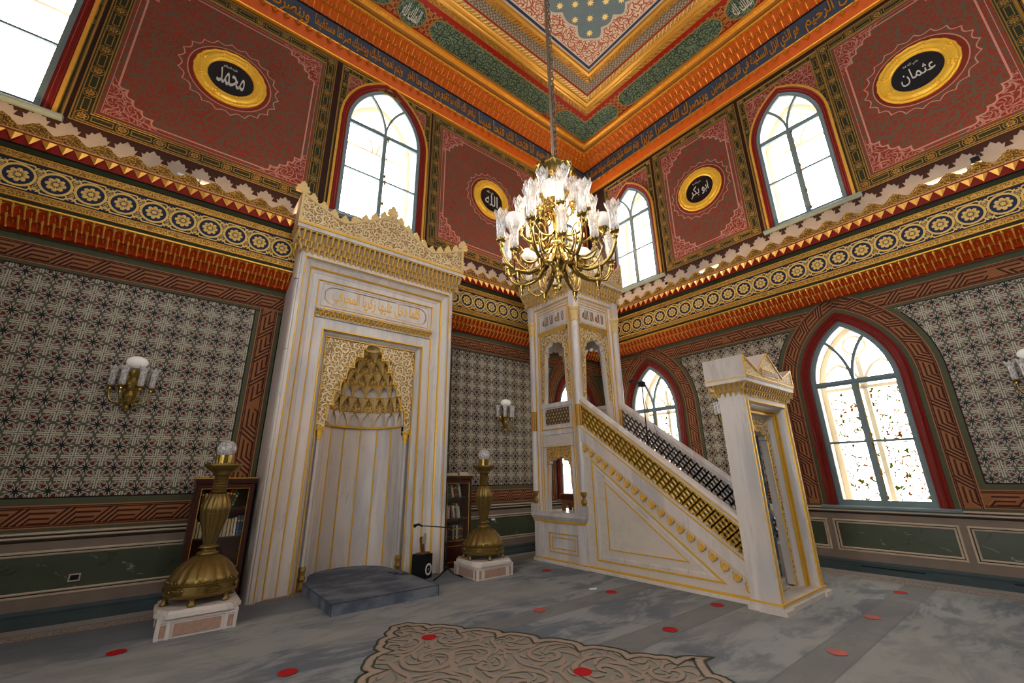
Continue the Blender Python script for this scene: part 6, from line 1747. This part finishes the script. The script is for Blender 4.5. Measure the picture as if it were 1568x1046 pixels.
def shelf_books(x0, w, side, rows):
    for (z, spec, lean, lname) in rows:
        x = .055; i = 0; A = radians(lean); started = False
        for (c, t, h) in spec:
            ang = A if i > len(spec)*.35 else 0
            step_ = t/cos(ang)+.004
            if ang > 0 and not started: x += h*sin(ang)+.01
            if ang: started = True
            room = w-.05-(h*sin(-ang) if ang < 0 else 0)
            if x+step_ > room: break
            mt = FL @ T(x0+x, z+.020+(t*sin(-ang) if ang < 0 else 0), .16) @ Matrix.Rotation(ang, 4, 'Z')
            book(mt, t, h, .16, c, '%s book, %s from the left on the %s shelf of the %s bookcase' % (CN[c], ORD[i], lname, side), 'books on the %s shelf of the %s bookcase' % (lname, side)); x += step_; i += 1
R_ = random.Random(3)
def spec(seq, n): return [(seq[i % len(seq)], R_.uniform(.022, .040), R_.uniform(.19, .245)) for i in range(n)]
b1x0, b1x1 = -8.56, -7.90; b2x0, b2x1 = -4.95, -4.36
bookcase(b1x0, b1x1, 'dark mahogany glazed bookcase behind the left bronze candlestick', 0)
bookcase(b2x0, b2x1, 'dark mahogany glazed bookcase between the niche and the right candlestick', 0)
shelf_books(b1x0, .66, 'left', [(1.12, spec(['book_c', 'book_e', 'book_a', 'book_b', 'book_e'], 11), -16, 'top'), (.77, spec(['book_a', 'book_a', 'book_a', 'book_a', 'book_f', 'book_d', 'book_d', 'book_c'], 15), 0, 'middle')])
shelf_books(b2x0, .59, 'right', [(1.12, spec(['book_b', 'book_c', 'book_c', 'book_f'], 8), 12, 'top'), (.77, spec(['book_f', 'book_c', 'book_a', 'book_f', 'book_b'], 9), 8, 'middle'), (.42, spec(['book_a', 'book_c', 'book_f', 'book_d', 'book_e', 'book_e'], 12), 0, 'bottom')])
def flatbook(x, z, d, w, t, dp, c, label, rot=0):
    o = MB(); o.box((0, 0, 0), (w, .004, dp)); o.box((0, t-.004, 0), (w, t, dp)); o.box((0, 0, 0), (.005, t, dp)); r = obj('book', o, c, None, cat='book', label=label); r.matrix_world = FL @ T(x, z, d) @ Matrix.Rotation(rot, 4, 'Y')
    p = MB(); p.box((.005, .004, .004), (w-.005, t-.004, dp-.004)); obj('pages', p, 'paper', r)
flatbook(-4.86, 1.523, .14, .24, .045, .20, 'book_e', 'thick dark brown book lying on top of the right bookcase')
flatbook(-4.60, 1.523, .14, .20, .030, .22, 'book_a', 'cream book lying under another on the right bookcase'); flatbook(-4.60, 1.553, .15, .19, .026, .20, 'book_f', 'white book topmost of the small stack on the right bookcase')

# ------------------------------------------------------------------ speaker, book rest, microphones
sp = thing('monitor_speaker', 'small black speaker with white cone on the carpet right of the platform', 'speaker', T(-5.50, -.87, 0) @ Matrix.Rotation(radians(30), 4, 'Z'))
q = MB(); q.box((0, 0, .006), (.21, .24, .345)); obj('cabinet', q, 'blackp', sp)
q = MB(); mtp = T(.105, 0, .13) @ Matrix.Rotation(pi/2, 4, 'X')
q.lathe([(.085, .0), (.085, .006), (.07, .006), (.03, -.012), (.028, -.004), (0, .004)], 24, mi=0); obj('woofer', q, 'white', sp, mtp, smooth=True)
q = MB(); q.lathe([(.032, .0), (.032, .005), (.018, .002), (0, .006)], 16); obj('tweeter', q, 'blackp', sp, T(.105, 0, .27) @ Matrix.Rotation(pi/2, 4, 'X'), smooth=True)
br = thing('folding_book_rest', 'folded carved wooden book rest standing on the black speaker', 'book rest', T(-5.50, -.87, .351) @ Matrix.Rotation(radians(30), 4, 'Z'))
q = MB(); q.prism([(0, 0), (.10, 0), (.10, .20), (.08, .245), (.02, .245), (0, .20)], 0, .014); obj('board', q, 'brownwood', br, T(.02, .10, 0) @ Matrix.Rotation(radians(80), 4, 'X') @ Matrix.Rotation(0, 4, 'Y'))
q = MB(); q.prism([(0, 0), (.10, 0), (.10, .22), (.08, .29), (.02, .29), (0, .22)], 0, .014); obj('board', q, 'book_a', br, T(.07, .14, 0) @ Matrix.Rotation(radians(97), 4, 'X'))
q = MB(); q.box((.0, .02, 0), (.16, .12, .022)); obj('flat_block', q, 'brownwood', br)
def micstand(name, label, loc, H, boom, yaw_, gp, lg=1.0):
    r = thing(name, label, 'microphone', T(*loc) @ Matrix.Rotation(yaw_, 4, 'Z'), gp)
    q = MB(); q.tube([(0, 0, .10), (0, 0, H)], [.011, .009], 8); obj('pole', q, 'blackp', r, smooth=True)
    for k in range(3):
        a = 2*pi*k/3+.5; q = MB(); q.tube([(.01*cos(a), .01*sin(a), .14), (.12*cos(a), .12*sin(a), .055), (.27*cos(a), .27*sin(a), .012)], [.010, .009, .012], 6); obj('leg', q, 'blackp', r, Matrix.Diagonal((lg, lg, 1, 1)), smooth=True)
    q = MB(); q.ball((0, 0, .14), .030, 10, 0, 1.4); q.ball((0, 0, H), .022, 8); obj('clamp', q, 'blackp', r, smooth=True, kind=None)
    q = MB(); q.tube([(-boom*.25, 0, H-.01), (boom, 0, H+.05)], .008, 6); bo = obj('boom', q, 'blackp', r, smooth=True)
    q = MB(); q.tube([(boom-.01, 0, H+.04), (boom+.05, 0, H+.075), (boom+.10, 0, H+.06)], [.012, .017, .022], 8); q.ball((boom+.11, 0, H+.055), .027, 10); obj('microphone_head', q, 'blackp', r, smooth=True)
    return r
micstand('microphone_stand', 'black boom microphone stand on the carpet in front of the niche jamb', (-5.17, -.95, 0), .72, .42, radians(168), 'microphone stands')
m2 = micstand('microphone_stand', 'thin black microphone stand standing on the steps of the pulpit', (-2.48, -3.02, 1.662), 1.36, .12, radians(160), 'microphone stands', .35)
q = MB(); q.box((-.05, -.04, 1.33), (.05, .04, 1.42)); obj('receiver_box', q, 'blackp', m2)
q = MB(); q.tube([(0, 0, 1.36), (-.03, .02, 1.0), (-.16, .05, .55), (-.20, .08, .2)], .004, 4); obj('cable', q, 'blackp', m2)
q = MB(); zc = .131; G_ = [(-5.98, -.62), (-5.93, -.70), (-5.98, -.80), (-5.90, -.78), (-5.86, -.70), (-5.92, -.72), (-5.89, -.86), (-5.80, -.92), (-5.78, -.84), (-5.84, -.80)]
q.tube([(x, y, zc) for x, y in G_], .004, 5); obj('loose_cable', q, 'blackp', None, cat='cable', label='thin black cable curled on the right corner of the carpeted platform')
# kursi inside the pavilion base
k_ = thing('small_wooden_stand', 'small dark brown wooden stand with arched cut-outs inside the pulpit base', 'stand', T(-2.72, -1.39, .863))
q = MB(); q.box((-.12, -.22, .285), (.12, .22, .305)); obj('top_board', q, 'brownwood', k_)
q = MB(); q.box((-.10, -.20, .19), (.10, .20, .285)); obj('drawer_box', q, 'mahog', k_)
for sx in (-1, 1):
    q = MB(); q.prism([(-.19, 0), (-.10, 0), (-.10, .06), (-.06, .12), (0, .145), (.06, .12), (.10, .06), (.10, 0), (.19, 0), (.19, .19), (-.19, .19)], -.010, .010)
    obj('side_board', q, 'brownwood', k_, T(sx*.09, 0, 0) @ Matrix.Rotation(pi/2, 4, 'Z') @ Matrix.Rotation(pi/2, 4, 'X'))

# ------------------------------------------------------------------ small things
DOTS = [(-8.97, -1.583, 'beside the left wall, nearest the left edge of the photo'), (-7.851, -3.071, 'at the bottom edge, left of the carpet medallion'), (-6.599, -3.113, 'on the dark upper tip of the carpet medallion'),
        (-5.194, -3.161, 'paler, behind the carpet medallion'), (-6.023, -4.598, 'on the patterned carpet medallion, nearest the camera'), (-3.654, -1.623, 'nearest the pulpit base and right candlestick'),
        (-3.928, -3.19, 'in front of the pulpit side, beside the white scrap'), (-4.634, -4.507, 'on the dark stripe right of the carpet medallion'), (-3.455, -4.395, 'at the foot of the pulpit stairs'),
        (-1.164, -5.656, 'under the large right window, by the patterned border'), (-2.655, -5.696, 'faded, on the stripe right of the pulpit door'), (-4.051, -5.76, 'faded, on the stripe near the bottom right')]
dm = MB(); dm.lathe([(.075, 0), (.075, .002), (0, .002)], 24); DM = mesh_of('floor_sticker', dm, ['reddot'])
M['reddot2'] = paint('faded_red_floor_sticker', (.50, .10, .08), .6); DM2 = mesh_of('floor_sticker', dm, ['reddot2'])
for x, y, t in DOTS:
    o = obj('floor_sticker', DM2 if ('fade' in t or 'pale' in t) else DM, None, None, (x, y, .0055), cat='sticker', label='round red floor sticker '+t, group='red floor stickers')
q = MB(); q.tube([(-.05, .02, 0), (.05, -.02, 0)], .013, 6); obj('paper_scrap', q, 'white', None, (-4.03, -2.96, .014), cat='scrap', label='small white scrap lying on the carpet before the pulpit')
so = thing('wall_socket', 'small square socket on the green marble dado at the left', 'socket', FL @ T(-9.51, .45, .012))
q = MB(); q.mould([(-.05, -.04), (.05, -.04), (.05, .04), (-.05, .04)], [(0, 0), (0, .014), (.012, .016), (.014, .008)], 0, True); obj('surround', q, 'cream_mould', so)
q = MB(); q.box((-.037, -.027, 0), (.037, .027, .008)); obj('face', q, 'black', so)
def ledge(fr, s, label, L=.44):
    r = thing('tube_floodlight', label, 'lamp', fr @ T(s, 5.80, .30), 'white tube floodlights on the cornice ledge')
    q = MB(); q.box((-L/2, -.02, -.03), (L/2, .02, .03)); obj('housing', q, 'white', r)
    q = MB(); q.box((-L/2+.02, .02, -.02), (L/2-.02, .026, .02)); obj('diffuser', q, 'opal', r)
    for sx in (-1, 1): q = MB(); q.box((sx*L*.35-.01, -.18, -.01), (sx*L*.35+.01, -.02, .01)); obj('bracket', q, 'white', r)
ledge(FL, -9.42, 'white tube floodlight on the left cornice ledge, left one of the pair', .26); ledge(FL, -9.15, 'white tube floodlight on the left cornice ledge, right one of the pair', .24)
ledge(FR, 7.31, 'long white tube floodlight on the right cornice ledge beside the security camera', .48); ledge(FR, 3.56, 'white tube floodlight on the right cornice ledge between the windows', .42)
def cctv(fr, s, label, sc_):
    r = thing('security_camera', label, 'camera', fr @ T(s, 5.62, .30) @ Matrix.Scale(sc_, 4), 'security cameras on the cornice ledge')
    q = MB(); q.box((-.02, 0, -.02), (.02, .18, .02)); obj('bracket', q, 'white', r)
    q = MB(); q.box((-.045, .16, -.12), (.045, .25, .08)); obj('housing', q, 'greywall', r)
    q = MB(); q.box((-.038, .168, .08), (.038, .242, .086)); q.lathe([(.028, .086), (.028, .10), (.016, .094), (0, .096)], 16, (0, .205, 0)); obj('lens', q, 'blackp', r)
cctv(FR, 7.66, 'white security camera with black lens on the right cornice ledge, far right', 1.15); cctv(FR, 2.56, 'white security camera on the cornice ledge beside the second upper window', .9)
sl = thing('lamp_switch_box', 'small white switch box clipped to the right candlestick', 'switch', (-4.50, -1.30, .80)); q = MB(); q.box((-.03, -.012, -.012), (.03, .012, .012)); obj('case', q, 'white', sl); sl.location = (-4.47, -1.24, .815)
